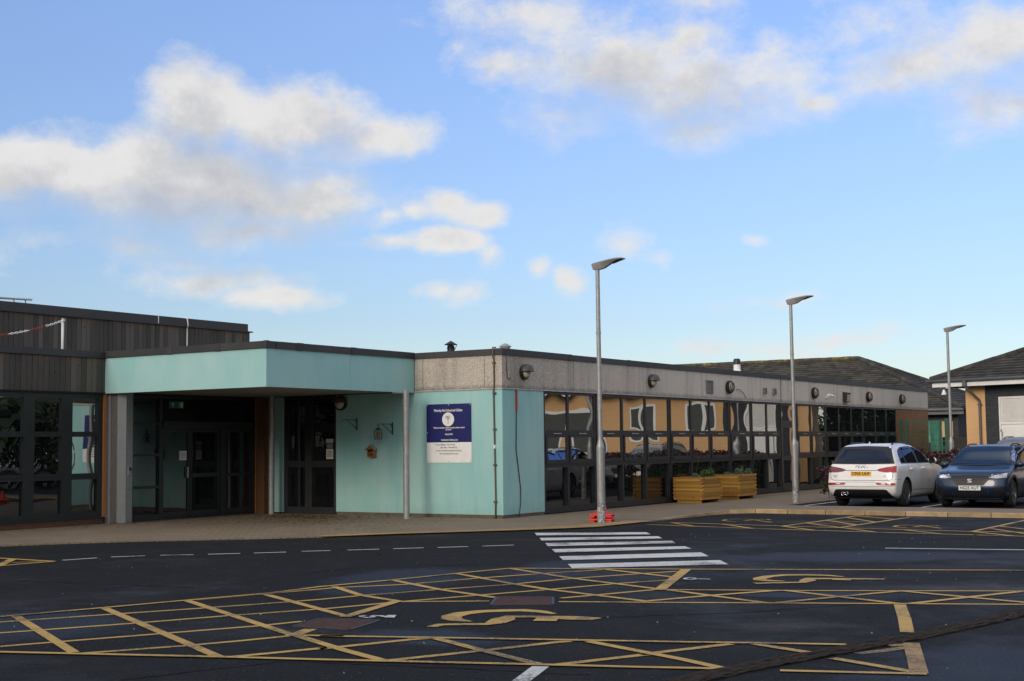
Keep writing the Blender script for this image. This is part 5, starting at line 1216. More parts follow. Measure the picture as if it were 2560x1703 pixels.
# ------------------------------------------------------------------ cars
def pchip(xs, ys, x):
    if x <= xs[0]: return ys[0]
    if x >= xs[-1]: return ys[-1]
    n = len(xs); h = [xs[i+1]-xs[i] for i in range(n-1)]; d = [(ys[i+1]-ys[i])/h[i] for i in range(n-1)]
    m_ = [d[0]]+[0 if d[i-1]*d[i] <= 0 else 2*d[i-1]*d[i]/(d[i-1]+d[i]) for i in range(1, n-1)]+[d[-1]]
    for i in range(n-1):
        if x <= xs[i+1]:
            t = (x-xs[i])/h[i]; t2, t3 = t*t, t*t*t
            return (2*t3-3*t2+1)*ys[i]+(t3-2*t2+t)*h[i]*m_[i]+(-2*t3+3*t2)*ys[i+1]+(t3-t2)*h[i]*m_[i+1]
def resample(pl, n):
    pl = [Vector(p) for p in pl]; ls = [0]
    for a, b in zip(pl[:-1], pl[1:]): ls.append(ls[-1]+(b-a).length)
    out = []
    for i in range(n):
        s = ls[-1]*i/(n-1); k = 0
        while k < len(ls)-2 and s > ls[k+1]: k += 1
        out.append(pl[k].lerp(pl[k+1], (s-ls[k])/max(1e-9, ls[k+1]-ls[k])))
    return out
def build_car(st):
    T = empty(st['name'], (0, 0, 0), label=st['label'], cat='car', group=None)
    paint = st['paint']; rows = st['rows']
    zs = [r[0] for r in rows]; cols = list(zip(*rows))
    NZ, NP = 64, 110; v, f = [], []
    def sp(a, e): return math.copysign(abs(a)**e, a)
    z0, z1 = zs[0], zs[-1]
    for i in range(NZ):
        t = i/(NZ-1); z = z0+(z1-z0)*(1-(1-t)**1.35)
        yr, yf, w, n = (pchip(zs, cols[k], z) for k in (1, 2, 3, 4))
        q = min(1, max(0, (z-st['belt']+.12)/.24)); q = q*q*(3-2*q)
        cr_, cf_ = st['cr']*(1-q)+st['crt']*q, st['cf']*(1-q)+st['cft']*q
        nf = st['nf']*(1-q)+n*q; yc, hl = (yr+yf)/2, (yf-yr)/2
        cr_, cf_ = min(cr_, hl*.9), min(cf_, hl*.9)
        ring = []
        for k in range(40):      # rear end, right to left
            a = -math.pi*k/39; c_, s_ = math.cos(a), math.sin(a); ring.append((w*sp(c_, 2/n), yr+cr_+cr_*sp(s_, 2/n)))
        for k in range(1, 16): ring.append((-w, yr+cr_+(yf-cf_-yr-cr_)*k/16))
        for k in range(40):
            a = math.pi-math.pi*k/39; c_, s_ = math.cos(a), math.sin(a); ring.append((w*sp(c_, 2/nf), yf-cf_+cf_*sp(s_, 2/nf)))
        for k in range(1, 16): ring.append((w, yf-cf_-(yf-cf_-yr-cr_)*k/16))
        for x, y in ring:
            g_ = (y-yc)/hl; v.append((x*(1-st['bow']*g_*g_), y, z))
    for i in range(NZ-1):
        for k in range(NP): f.append((i*NP+k, i*NP+(k+1) % NP, (i+1)*NP+(k+1) % NP, (i+1)*NP+k))
    f += [tuple(range(NP-1, -1, -1)), tuple((NZ-1)*NP+k for k in range(NP))]
    body = MB().add(v, f).build('body', [paint, 'black_plastic'], T, smooth=True)
    # wheel arches
    cut = MB()
    for y in (st['ra'], st['fa']):
        for s in (-1, 1): cut.lathe([(0, s*.50), (st['arch'], s*.50), (st['arch'], s*1.2), (0, s*1.2)], (0, y, st['wr']+.01), 'x', 40)
    co = cut.build('cutter', 'black_plastic')
    md = body.modifiers.new('b', 'BOOLEAN'); md.object = co; md.operation = 'DIFFERENCE'; md.solver = 'EXACT'; md.use_self = True
    dg = bpy.context.evaluated_depsgraph_get(); dg.update()
    me = bpy.data.meshes.new_from_object(body.evaluated_get(dg)); body.modifiers.clear(); body.data = me; me.name = 'body'
    bpy.data.objects.remove(co)
    me.materials.clear(); me.materials.append(M[paint]); me.materials.append(M['black_plastic'])
    for p in me.polygons:
        c = p.center; p.material_index = 0
        for y in (st['ra'], st['fa']):
            d = math.hypot(c.y-y, c.z-st['wr']-.01)
            if d < st['arch']-.004 or (d < st['arch']+.002 and abs(c.x) < .86*st['W']/2*1.1 and abs(p.normal.x) < .5 and c.z > .2): p.material_index = 1
        if c.z < z0+.001: p.material_index = 1
    me.polygons.foreach_set('use_smooth', [True]*len(me.polygons)); me.set_sharp_from_angle(angle=rad(42))
    bm = bmesh.new(); bm.from_mesh(me); bvh = BVHTree.FromBMesh(bm); bm.free()
    AXS = {'rear': (Vector((0, 1, 0)), lambda a, b: Vector((a, -3, b))), 'front': (Vector((0, -1, 0)), lambda a, b: Vector((a, 8, b))),
           'right': (Vector((-1, 0, 0)), lambda a, b: Vector((3, a, b))), 'left': (Vector((1, 0, 0)), lambda a, b: Vector((-3, a, b))), 'top': (Vector((0, 0, -1)), lambda a, b: Vector((a, b, 4)))}
    def hit(ax, a, b, off):
        d, o = AXS[ax]; h = bvh.ray_cast(o(a, b), d)
        if h[0] is None:
            q = o(a, b); q = q+d*(3 if ax in ('rear', 'right', 'left') else 4); h = bvh.find_nearest(q)
        nn = h[1] if h[1].dot(d) < 0 else -h[1]
        return h[0]+nn*off
    def patch(ax, A, B, nu=10, nv=6, off=.005, mb=None):
        "conformal patch between two 2-D polylines, laid onto the body"
        mb = mb or MB(); A, B = resample(A, nu), resample(B, nu); vv = []
        for j in range(nv):
            for i in range(nu): p = A[i].lerp(B[i], j/(nv-1)); vv.append(hit(ax, p.x, p.y, off))
        return mb.add(vv, [(j*nu+i, j*nu+i+1, (j+1)*nu+i+1, (j+1)*nu+i) for j in range(nv-1) for i in range(nu-1)])
    def band(ax, pl, w, off=.003, mb=None, n=None):
        mb = mb or MB(); P = resample(pl, n or max(6, int(len(pl)*6))); A, B = [], []
        for i, p in enumerate(P):
            d = (P[min(i+1, len(P)-1)]-P[max(0, i-1)]).normalized(); q = Vector((-d.y, d.x)); A.append(p+q*w/2); B.append(p-q*w/2)
        return patch(ax, A, B, len(P), 3, off, mb)
    V2 = lambda *l: [Vector(p) for p in l]
    st['detail'](T, patch, band, hit, V2, st)
    # wheels
    for nm, y in (('rear', st['ra']), ('front', st['fa'])):
        for s in (-1, 1):
            R = st['wr']; xo = s*(st['W']/2-.025); wd = .215
            prof = [(R*.70, -wd), (R*.86, -wd-.004), (R*.97, -wd+.02), (R, -wd+.05), (R, -.05), (R*.97, -.02), (R*.86, .004), (R*.70, -.01)]
            mb = MB().lathe([(r, s*h) for r, h in prof], (xo, y, R), 'x', 36); wh = mb.build('wheel', 'tyre', T, sharp=50)
            mb = MB().lathe([(R*.71, s*-.012), (R*.68, s*-.006), (R*.65, s*-.05), (R*.62, s*-.10)], (xo, y, R), 'x', 36)
            ns = st['spokes']
            for k in range(ns):
                a0 = 2*math.pi*k/ns
                for da in st['split']:
                    q = lambda r, a, h: (xo+s*h, y+r*math.cos(a), R+r*math.sin(a))
                    a = a0+da; wv = .055
                    mb.add([q(.04, a-.5, -.02), q(.04, a+.5, -.02), q(R*.67, a+wv+da*.6, -.012), q(R*.67, a-wv+da*.6, -.012), q(.04, a-.5, -.06), q(.04, a+.5, -.06), q(R*.67, a+wv+da*.6, -.05), q(R*.67, a-wv+da*.6, -.05)], [(0, 1, 2, 3), (0, 3, 7, 4), (1, 2, 6, 5)])
            mb.lathe([(.075, s*-.06), (.075, s*-.016), (.03, s*-.012), (0, s*-.012)], (xo, y, R), 'x', 20)
            mb.build('rim', st['rim'], wh)
            MB().lathe([(0, s*-.075), (R*.5, s*-.075)], (xo, y, R), 'x', 24).build('brake_disc', 'rim_dark', wh)
    return T
def plate(T, ax, txt, x, y, z, mat, tilt=0):
    "number plate standing on the car end; ax -1 = rear, +1 = front"
    w, h = .26, .056; s = -ax
    mb = MB(); mb.box(x-w, x+w, y-.006, y+.006, z-h, z+h, bev=.003); p = mb.build('number_plate', mat, T)
    if txt: lettering(txt, .105, 'plate_ink', p, (x, y+ax*.0075, z), (s, 0, 0), (0, 0, 1), fit=.45, bold=.022)
    return p
def mirrors(T, y, z, w, paint):
    for s in (-1, 1):
        mb = MB(); mb.tube([(s*(w-.05), y, z-.02), (s*(w+.06), y-.02, z)], .022, 8)
        prof = [(.0, .05), (.05, .10), (.075, .115), (.08, .11)]
        bm = bmesh.new(); bmesh.ops.create_uvsphere(bm, u_segments=16, v_segments=10, radius=1)
        vv = []
        for q in bm.verts:
            c = q.co; dy = c.y*(.10 if c.y > 0 else .045); vv.append(Vector((s*(w+.12)+c.x*.115, y-.02+dy, z+.045+c.z*.075)))
        bm.verts.index_update(); mb.add(vv, [tuple(k.index for k in fc.verts) for fc in bm.faces]); bm.free()
        o = mb.build('door_mirror', paint, T, smooth=True)
        MB().lathe([(0, 0), (.085, 0)], (s*(w+.12), y-.068, z+.045), 'y', 20).build('mirror_glass', 'far_glass', o)
def side_glass(T, patch, V2, bot, top, pillars, belt_trim):
    "bot / top polylines in (y, z) are cut at the pillars"
    for sd in ('right', 'left'):
        # one dark surround, then each pane proud of it
        sur = patch(sd, bot, top, 36, 9, .005).build('window_surround', 'black', T, smooth=True, fix=False)
        for a, b in pillars:
            def seg(pl):
                P = resample(pl, 80); return [p for p in P if a <= p.x <= b] 
            B, U = seg(bot), seg(top)
            if len(B) < 2 or len(U) < 2: continue
            B = [Vector((p.x, p.y+.022)) for p in B]; U = [Vector((p.x, p.y-.022)) for p in U]
            patch(sd, B, U, 14, 8, .009).build('side_window', 'car_glass', sur, smooth=True, fix=False)
def rails(T, hit, x, y0, y1, z, mat, bow=.045):
    for s in (-1, 1):
        pts = []
        for i in range(15):
            t = i/14; y = y0+(y1-y0)*t; b = hit('top', s*x, y, 0)
            pts.append(Vector((s*x, y, b.z+bow*min(1, 6*min(t, 1-t)))))
        MB().tube(pts, .016, 8).build('roof_rail', mat, T, smooth=True)

def audi(T, patch, band, hit, V2, st):
    P = st['paint']
    # rear screen with black spoiler edge
    patch('rear', V2((-.80, 1.075), (0, 1.065), (.80, 1.075)), V2((-.625, 1.495), (0, 1.515), (.625, 1.495)), 24, 12, .010).build('rear_surround', 'black', T, smooth=True, fix=False)
    patch('rear', V2((-.72, 1.10), (0, 1.09), (.72, 1.10)), V2((-.60, 1.43), (0, 1.445), (.60, 1.43)), 24, 10, .016).build('rear_window', 'car_glass', T, smooth=True, fix=False)
    for s, mt in ((1, 'tail'), (-1, 'tail_dark')):
        tl = patch('rear', V2((s*.40, .925), (s*.45, .895), (s*.62, .87), (s*.868, .865)), V2((s*.40, .93), (s*.47, .96), (s*.65, .995), (s*.848, 1.025)), 16, 6, .010).build('tail_light', mt, T, smooth=True, fix=False)
        band('rear', V2((s*.44, .93), (s*.82, .945)), .018, .013).build('light_bar', 'conduit_red', tl, fix=False)
        rf = patch('rear', V2((s*.42, .565), (s*.858, .548)), V2((s*.37, .622), (s*.858, .608)), 14, 3, .006).build('reflector', 'tail', T, smooth=True, fix=False)
        band('rear', V2((s*.52, .59), (s*.62, .588)), .022, .009).build('marker', 'chrome', rf, fix=False)
    mb = MB(); band('rear', V2((-.78, .70), (-.70, .672), (.70, .672), (.78, .70), (.80, .865)), .010, .003, mb, 40); band('rear', V2((-.78, .70), (-.80, .865)), .010, .0032, mb); band('rear', V2((-.42, .915), (.40, .915)), .012, .003, mb, 16)
    band('rear', V2((-.86, .53), (0, .515), (.86, .53)), .008, .003, mb, 30); band('rear', V2((-.36, .63), (.36, .63)), .008, .003, mb, 12)
    for sd in ('right', 'left'):
        for pl in (((1.98, .40), (2.0, .8), (1.93, 1.06)), ((1.12, .80), (1.02, .95), (1.05, 1.06)), ((3.02, .40), (3.03, .8), (3.10, 1.0)), ((1.28, .42), (3.02, .38))): band(sd, V2(*pl), .008, .003, mb, 20)
        band(sd, V2((.05, .70), (.42, .69)), .008, .003, mb, 8)
    mb.build('panel_gap', 'black_plastic', T, fix=False)
    mb = MB(); patch('rear', V2((-.80, .24), (.80, .24)), V2((-.66, .44), (-.60, .455), (.60, .455), (.66, .44)), 20, 6, .008, mb); mb.build('lower_bumper', 'black_plastic', T, smooth=True, fix=False)
    for x in (-.47, -.37):
        mb = MB().lathe([(.030, .05), (.042, .05), (.045, -.03), (.040, -.035), (.034, -.02), (.033, .06)], (x, hit('rear', x, .36, 0).y, .345), 'y', 18); mb.build('exhaust', 'chrome', T, smooth=True)
    yv = hit('rear', 0, .82, 0).y
    plate(T, -1, 'CP65 UHF', 0, yv-.008, .835, 'plate_y')
    mb = MB(); yv = hit('rear', 0, 1.0, 0).y
    for i in range(4):
        c = Vector(((i-1.5)*.068, yv-.012, .995)); mb.tube([c+Vector((.046*math.cos(a), 0, .046*math.sin(a))) for a in [k*math.pi/10 for k in range(21)]], .0075, 6, cap=False)
    mb.build('emblem', 'chrome', T, smooth=True)
    yv = hit('rear', -.66, .77, 0).y; lettering('Q3', .085, 'grey_plastic', T, (-.66, yv-.006, .775), (1, 0, 0), (0, 0, 1), name='badge')
    yv = hit('rear', .60, .77, 0).y; lettering('TDI', .045, 'grey_plastic', T, (.60, yv-.006, .775), (1, 0, 0), (0, 0, 1), name='badge')
    side_glass(T, patch, V2, V2((.62, 1.075), (1.2, 1.07), (2.2, 1.065), (3.02, 1.06)), V2((.68, 1.30), (.80, 1.42), (1.1, 1.485), (1.6, 1.505), (2.1, 1.48), (2.55, 1.36), (3.0, 1.085)), ((.66, .98), (1.02, 1.86), (1.97, 2.85)), None)
    for sd in ('right', 'left'):
        for a, b in (((1.15, 1.44), (1.80, 1.475)), ((2.0, 1.465), (2.5, 1.34))): band(sd, V2(a, b), .045, .03).build('wind_deflector', 'black', T, smooth=True, fix=False)
        s = 1 if sd == 'right' else -1
        for y in (1.22, 2.16):
            h = hit(sd, y, .94, .0); mb = MB().tube([h+Vector((0, -.11, 0)), h+Vector((s*.035, -.08, .0)), h+Vector((s*.035, .08, .004)), h+Vector((0, .11, .004))], .016, 8); mb.build('door_handle', P, T, smooth=True)
        mb = MB()
        for y in (st['ra'], st['fa']):
            pl = [Vector((y+(st['arch']+.03)*math.cos(a), st['wr']+.01+(st['arch']+.03)*math.sin(a))) for a in [rad(-18)+rad(216)*k/30 for k in range(31)]]
            patch(sd, [Vector((y+(p.x-y)*.94, st['wr']+(p.y-st['wr'])*.94)) for p in pl], [Vector((y+(p.x-y)*1.06, st['wr']+(p.y-st['wr'])*1.06)) for p in pl], 40, 3, .012, mb)
        mb.build('arch_trim', P, T, smooth=True, fix=False)
        patch(sd, V2((1.28, .28), (3.05, .28)), V2((1.28, .37), (3.05, .37)), 14, 3, .012).build('sill', P, T, smooth=True, fix=False)
    patch('front', V2((-.62, 1.10), (0, 1.09), (.62, 1.10)), V2((-.52, 1.46), (0, 1.49), (.52, 1.46)), 16, 8, .006).build('windscreen', 'car_screen', T, smooth=True, fix=False)
    for s in (-1, 1): patch('front', V2((s*.48, .76), (s*.84, .78)), V2((s*.46, .86), (s*.82, .92)), 8, 4, .008).build('headlight', 'lamp_glass', T, smooth=True, fix=False)
    patch('front', V2((-.35, .36), (.35, .36)), V2((-.42, .84), (.42, .84)), 10, 8, .008).build('grille', 'black_plastic', T, smooth=True, fix=False)
    mirrors(T, 2.95, 1.08, .80, P); rails(T, hit, .545, .80, 2.12, 1.5, 'black', .04)
    h = hit('top', 0, .78, 0); MB().ext([h+Vector((0, -.06, 0)), h+Vector((0, .10, -.01)), h+Vector((0, .0, .05)), h+Vector((0, -.05, .07))], (.014, 0, 0)).build('aerial', P, T)
AUDI_ROWS = [(.20, .42, 4.10, .78, 6), (.28, .14, 4.28, .86, 6.5), (.40, .03, 4.36, .893, 7), (.52, .0, 4.385, .905, 7), (.62, .01, 4.385, .912, 7), (.70, .045, 4.37, .914, 7), (.80, .06, 4.32, .914, 6.6), (.90, .085, 4.20, .912, 6.2), (.98, .12, 3.95, .898, 6), (1.04, .16, 3.50, .872, 6), (1.09, .205, 3.18, .845, 6), (1.20, .28, 2.98, .80, 6), (1.33, .37, 2.74, .742, 5.6), (1.43, .44, 2.52, .69, 5.4), (1.50, .50, 2.32, .635, 5), (1.54, .62, 2.16, .58, 4.6), (1.572, .90, 1.96, .48, 4), (1.585, 1.15, 1.75, .34, 3.4)]
st_audi = dict(name='parked_car', label='white compact SUV seen from behind, parked nearest the mirror glazing', paint='car_white', rows=AUDI_ROWS, W=1.83, ra=.86, fa=3.46, wr=.345, arch=.395, rim='rim', spokes=5, split=(-.10, .10), detail=audi, belt=1.05, cr=.30, crt=.16, cf=.55, cft=.24, nf=3.6, bow=.035)
car1 = build_car(st_audi); CZ = ROADZ-.0
car1.location = (-11.36, 33.42, CZ); car1.rotation_euler = (0, 0, rad(-1.0))

def seat(T, patch, band, hit, V2, st):
    P = st['paint']; F = st['L']
    patch('front', V2((-.735, 1.02), (0, 1.0), (.735, 1.02)), V2((-.585, 1.45), (0, 1.475), (.585, 1.45)), 24, 12, .009).build('screen_surround', 'black', T, smooth=True, fix=False)
    ws = patch('front', V2((-.69, 1.045), (0, 1.03), (.69, 1.045)), V2((-.565, 1.425), (0, 1.45), (.565, 1.425)), 24, 10, .015).build('windscreen', 'car_screen', T, smooth=True, fix=False)
    mb = MB(); patch('front', V2((-.07, 1.40), (.07, 1.40)), V2((-.09, 1.448), (.09, 1.448)), 5, 3, .012, mb); mb.build('mirror_housing', 'black', ws, fix=False)
    band('front', V2((-.60, 1.052), (-.1, 1.058), (.1, 1.045)), .014, .016).build('wiper', 'black', T, fix=False); band('front', V2((0, 1.05), (.62, 1.05)), .014, .018).build('wiper', 'black', T, fix=False)
    for s in (-1, 1):
        hl = patch('front', V2((s*.44, .735), (s*.60, .71), (s*.825, .735)), V2((s*.44, .745), (s*.58, .80), (s*.825, .845)), 14, 5, .008).build('headlight', 'lamp_glass', T, smooth=True, fix=False)
        band('front', V2((s*.47, .752), (s*.60, .80), (s*.81, .84)), .014, .012).build('lamp_edge', 'black', hl, fix=False)
        mb = MB()
        for k in range(5): x = s*(.52+.065*k); patch('front', V2((x-.022, .752+.012*k), (x+.022, .752+.012*k)), V2((x-.022, .80+.008*k), (x+.022, .80+.010*k)), 4, 3, .011, mb)
        mb.build('projector', 'chrome', hl, fix=False)
        patch('front', V2((s*.52, .26), (s*.80, .30)), V2((s*.46, .42), (s*.60, .50), (s*.81, .50)), 10, 5, .006).build('fog_recess', 'black_plastic', T, smooth=True, fix=False)
        band('front', V2((s*.44, .27), (s*.58, .46), (s*.70, .56), (s*.81, .54)), .045, .012).build('bumper_blade', P, T, smooth=True, fix=False)
        mb = MB()
        for z in (.33, .39): patch('front', V2((s*.40, z-.015), (s*.425, z-.015)), V2((s*.40, z+.02), (s*.425, z+.02)), 3, 3, .014, mb)
        mb.build('daytime_light', 'chrome', T, fix=False)
    gr = patch('front', V2((-.33, .555), (0, .545), (.33, .555)), V2((-.46, .70), (-.42, .745), (0, .76), (.42, .745), (.46, .70)), 18, 6, .007).build('grille', 'black_plastic', T, smooth=True, fix=False)
    mb = MB()
    for j in range(6):
        for i in range(-9, 10):
            x = i*.046+(j % 2)*.023; z = .575+j*.030
            if abs(x) < .31+(z-.55)*.55: p = hit('front', x, z, .010); mb.add([p+Vector((-.014, 0, 0)), p+Vector((0, .004, .010)), p+Vector((.014, 0, 0)), p+Vector((0, .0, -.008))], [(0, 1, 2, 3)])
    mb.build('grille_mesh', 'mesh_black', gr, fix=False)
    band('front', V2((-.46, .725), (-.42, .765), (0, .782), (.42, .765), (.46, .725)), .010, .009).build('grille_edge', 'black', T, fix=False)
    # emblem: two interlocked strokes forming an S
    y = hit('front', 0, .66, 0).y+.022; mb = MB()
    for a in ([(.052, .705), (-.035, .705), (-.052, .69), (-.052, .673), (.03, .668), (.03, .676), (-.025, .682), (-.025, .688), (.052, .688)], [(-.052, .618), (.035, .618), (.052, .633), (.052, .650), (-.03, .655), (-.03, .647), (.025, .641), (.025, .635), (-.052, .635)]):
        mb.ext([(-x_, y, z_) for x_, z_ in a], (0, .006, 0))
    mb.ext([(.030, y+.001, .668), (-.052, y+.001, .650), (-.025, y+.001, .641), (.052, y+.001, .673)], (0, .004, 0))
    mb.build('emblem', 'silver', T)
    patch('front', V2((-.42, .25), (.42, .25)), V2((-.36, .41), (.36, .41)), 12, 5, .006).build('lower_grille', 'black', T, smooth=True, fix=False)
    band('front', V2((-.80, .235), (0, .225), (.80, .235)), .03, .012).build('splitter', 'grey_plastic', T, smooth=True, fix=False)
    plate(T, 1, st['plate'], 0, hit('front', 0, .50, 0).y+.014, .485, 'plate_w')
    mb = MB()
    band('top', V2((-.70, F-1.05), (-.62, F-.45), (-.55, F-.22)), .010, .003, mb, 16); band('top', V2((.70, F-1.05), (.62, F-.45), (.55, F-.22)), .010, .003, mb, 16)
    for sd in ('right', 'left'):
        for pl in (((F-1.98, .42), (F-2.0, .8), (F-1.95, 1.02)), ((F-1.16, .45), (F-1.15, .8), (F-1.25, .98)), ((F-2.95, .75), (F-2.98, 1.0))): band(sd, V2(*pl), .008, .003, mb, 16)
    mb.build('panel_gap', 'black_plastic', T, fix=False)
    q = lambda *l: V2(*[(F-a, z) for a, z in l][::-1])
    side_glass(T, patch, V2, q((1.18, 1.02), (2.0, 1.03), (3.0, 1.06), (3.55, 1.10)), q((1.22, 1.05), (1.62, 1.30), (2.0, 1.43), (2.6, 1.47), (3.2, 1.42), (3.52, 1.28)), ((F-3.45, F-3.02), (F-2.95, F-2.06), (F-1.96, F-1.38)), None)
    for sd in ('right', 'left'):
        mb = MB()
        for y in (st['ra'], st['fa']):
            pl = [Vector((math.cos(a), math.sin(a))) for a in [rad(-22)+rad(224)*k/30 for k in range(31)]]; c = Vector((y, st['wr']+.01))
            patch(sd, [c+p*(st['arch']+.002) for p in pl], [c+p*(st['arch']+.055) for p in pl], 40, 3, .010, mb)
        patch(sd, V2((st['ra']+.4, .22), (st['fa']-.4, .22)), V2((st['ra']+.4, .34), (st['fa']-.4, .34)), 14, 4, .010, mb)
        mb.build('cladding', 'black_plastic', T, smooth=True, fix=False)
        s = 1 if sd == 'right' else -1
        for y in (F-2.15, F-3.05):
            h = hit(sd, y, .92, 0); MB().tube([h+Vector((0, -.1, 0)), h+Vector((s*.03, -.07, 0)), h+Vector((s*.03, .07, 0)), h+Vector((0, .1, 0))], .015, 8).build('door_handle', P, T, smooth=True)
    patch('rear', V2((-.66, 1.05), (.66, 1.05)), V2((-.55, 1.40), (.55, 1.40)), 12, 6, .006).build('rear_window', 'car_glass', T, smooth=True, fix=False)
    for s in (-1, 1): patch('rear', V2((s*.35, .80), (s*.85, .80)), V2((s*.35, .88), (s*.84, .93)), 8, 4, .008).build('tail_light', 'tail', T, smooth=True, fix=False)
    mirrors(T, F-1.32, .99, .80, P); rails(T, hit, .535, F-3.25, F-2.16, 1.5, 'black', .035)
def seat_rows(L, dz=0, W=.89):
    k = W/.89
    r = [(.18, .35, L-.32, .74, 6), (.24, .12, L-.12, .82, 5.6), (.38, .03, L-.03, .868, 5.4), (.50, .0, L-.0, .882, 5.2), (.62, .01, L-.02, .888, 5.2), (.72, .03, L-.05, .889, 5.2), (.80, .05, L-.11, .888, 5.2), (.87, .07, L-.27, .884, 5.2), (.93, .09, L-.62, .872, 5.4), (.98, .12, L-.95, .85, 5.6), (1.03, .16, L-1.16, .82, 6), (1.12, .24, L-1.36, .785, 6), (1.25, .36, L-1.60, .73, 5.8), (1.37, .48, L-1.82, .675, 5.4), (1.44, .55, L-1.98, .63, 5), (1.485, .68, L-2.15, .575, 4.6), (1.515, .95, L-2.36, .48, 4), (1.53, 1.25, L-2.6, .32, 3.4)]
    return [(z if z < .95 else z+dz*(z-.95)/.58, a, b, w*k, n) for z, a, b, w, n in r]
Ls = 4.14
st_seat = dict(name='parked_car', label='dark blue compact SUV facing the camera beside the white car', paint='car_blue', rows=seat_rows(Ls), L=Ls, W=1.78, ra=.77, fa=Ls-.80, wr=.335, arch=.39, rim='rim', spokes=5, split=(-.08, .08), plate='HG25 XUT', detail=seat, belt=1.0, cr=.34, crt=.2, cf=.42, cft=.22, nf=3.8, bow=.03)
car2 = build_car(st_seat)
car2.rotation_euler = (0, 0, math.pi+rad(1.0)); car2.location = (-8.92, 34.0+Ls, CZ)
st3 = dict(st_seat); st3.update(label='tall pale-roofed SUV mostly hidden behind the blue car at the frame edge', paint='car_grey', rows=seat_rows(4.4, .19, .93), L=4.4, W=1.86, fa=3.60, plate=None)
car3 = build_car(st3); car3.rotation_euler = (0, 0, math.pi+rad(-6)); car3.location = (-10.0, 47.9, CZ)
for (x, y, r_, src, lb) in ((-6.6, 43.2, 0, car1, 'white SUV parked out of the picture, mirrored in the glazing'), (-3.7, 47.8, math.pi, car3, 'grey SUV parked out of the picture to the right, mirrored in the glazing')):
    c = copy_tree(src); c.location = (x, y, CZ); c.rotation_euler = (0, 0, r_); c['label'] = lb

# ------------------------------------------------------------------ trees beyond the car park (seen only in the glazing), and an added light-blocking belt behind the camera
def tree(x, y, h, r, label):
    t = empty('tree', (x, y, 0), label=label, cat='tree', group='trees beyond the car park')
    mb = MB(); mb.tube([(0, 0, -.1), (.05, .03, h*.3), (-.05, .1, h*.6), (.05, .0, h*.85)], [.22, .17, .11, .04], 10)
    for k in range(6):
        a = k*1.05; z = h*(.3+.08*k); mb.tube([(0, 0, z), (r*.4*math.cos(a), r*.4*math.sin(a), z+h*.14), (r*.75*math.cos(a), r*.75*math.sin(a), z+h*.2)], [.08, .05, .02], 6)
    mb.build('trunk', 'bark', None, smooth=True).parent = t
    mb = MB()
    for c in range(44):
        a, q, z = random.uniform(0, 6.28), r*math.sqrt(random.random())*.8, h*random.uniform(.10, .92); q *= 1.1-abs(z/h-.55); cr = r*random.uniform(.25, .42)
        for i in range(70):
            d = Vector((random.gauss(0, 1), random.gauss(0, 1), random.gauss(0, .8))).normalized()*cr*random.uniform(.5, 1); p = Vector((q*math.cos(a), q*math.sin(a), z))+d
            u = Vector((random.uniform(-1, 1), random.uniform(-1, 1), random.uniform(-1, 1))).normalized(); s = u.orthogonal().normalized(); l = .42
            mb.add([p, p+u*l*.5+s*l*.3, p+u*l, p+u*l*.5-s*l*.3], [(0, 1, 2, 3)])
    mb.build('crown', 'dark_leaf', None, fix=False).parent = t; return t
t0 = tree(16, 30, 8, 3.2, 'bushy dark tree beyond the right edge of the car park, mirrored in the left windows')
for i, (x, y, k) in enumerate(((13, 35, 1), (20, 37, 1.1), (13, 41, 1), (17, 45, 1.1), (12, 48, 1), (17, 51, 1.1), (14, 56, 1.2), (22, 58, 1.2), (8, 58, 1.1), (19, 23, 1), (9, 66, 1.1), (24, 48, 1.2), (10, 40, 1), (15, 33, 1), (14, 44.5, 1.1), (20, 44, 1.2), (-9.5, 69, .58), (-5.5, 67, .6), (-12, 77, .62), (-2, 71, .6), (-8, 80, .62))+tuple((-64+5.2*i, -13-3*(i % 3), 1.15+.1*(i % 2)) for i in range(20))):  # last run: unseen belt added behind the camera to block low sky light
    c = copy_tree(t0); c.location = (x, y, 0); c.rotation_euler = (0, 0, x*1.7); c.scale = (k, k, k)
    c['label'] = ('small dark tree behind the buff brick building, mirrored in the far panes' if k < .7 else 'added unseen tree behind the camera, blocking low sky light' if y < 0 else 'bushy dark tree beyond the right edge of the car park, mirrored in the left windows')

# ------------------------------------------------------------------ fallen leaves
mb = MB()
def litter(n, cx, cy, sx, sy, smin=.02, smax=.05, z=0):
    for i in range(n):
        x, y = random.gauss(cx, sx), random.gauss(cy, sy)
        if not (x < -17.2 and y < 25.5 or y > 26.5 or z < 0): continue
        a = random.uniform(0, 6.28); l = random.uniform(smin, smax); t = random.uniform(0, .012)
        d, s = Vector((math.cos(a), math.sin(a), 0)), Vector((-math.sin(a), math.cos(a), 0)); c = Vector((x, y, z+.006+t*.4))
        mb.add([c-d*l, c-s*l*.45+Vector((0, 0, t)), c+d*l, c+s*l*.45+Vector((0, 0, t*.6))], [(0, 1, 2, 3)])
litter(520, -21.2, 24.0, 1.1, .8); litter(260, -22.0, 24.6, .8, .4, .03, .06); litter(160, -20.0, 22.6, 1.6, 1.2); litter(120, -23.6, 20.5, .5, 1.6)
litter(70, -12, 21, 4, 5, .015, .035, ROADZ); litter(60, -6, 12, 3, 3, .01, .022, ROADZ)
tag(mb.build('fallen_leaves', 'dead_leaf', fix=False), kind='stuff', label='scatter of brown fallen leaves on the paving under the canopy', cat='leaves')
mb = MB()
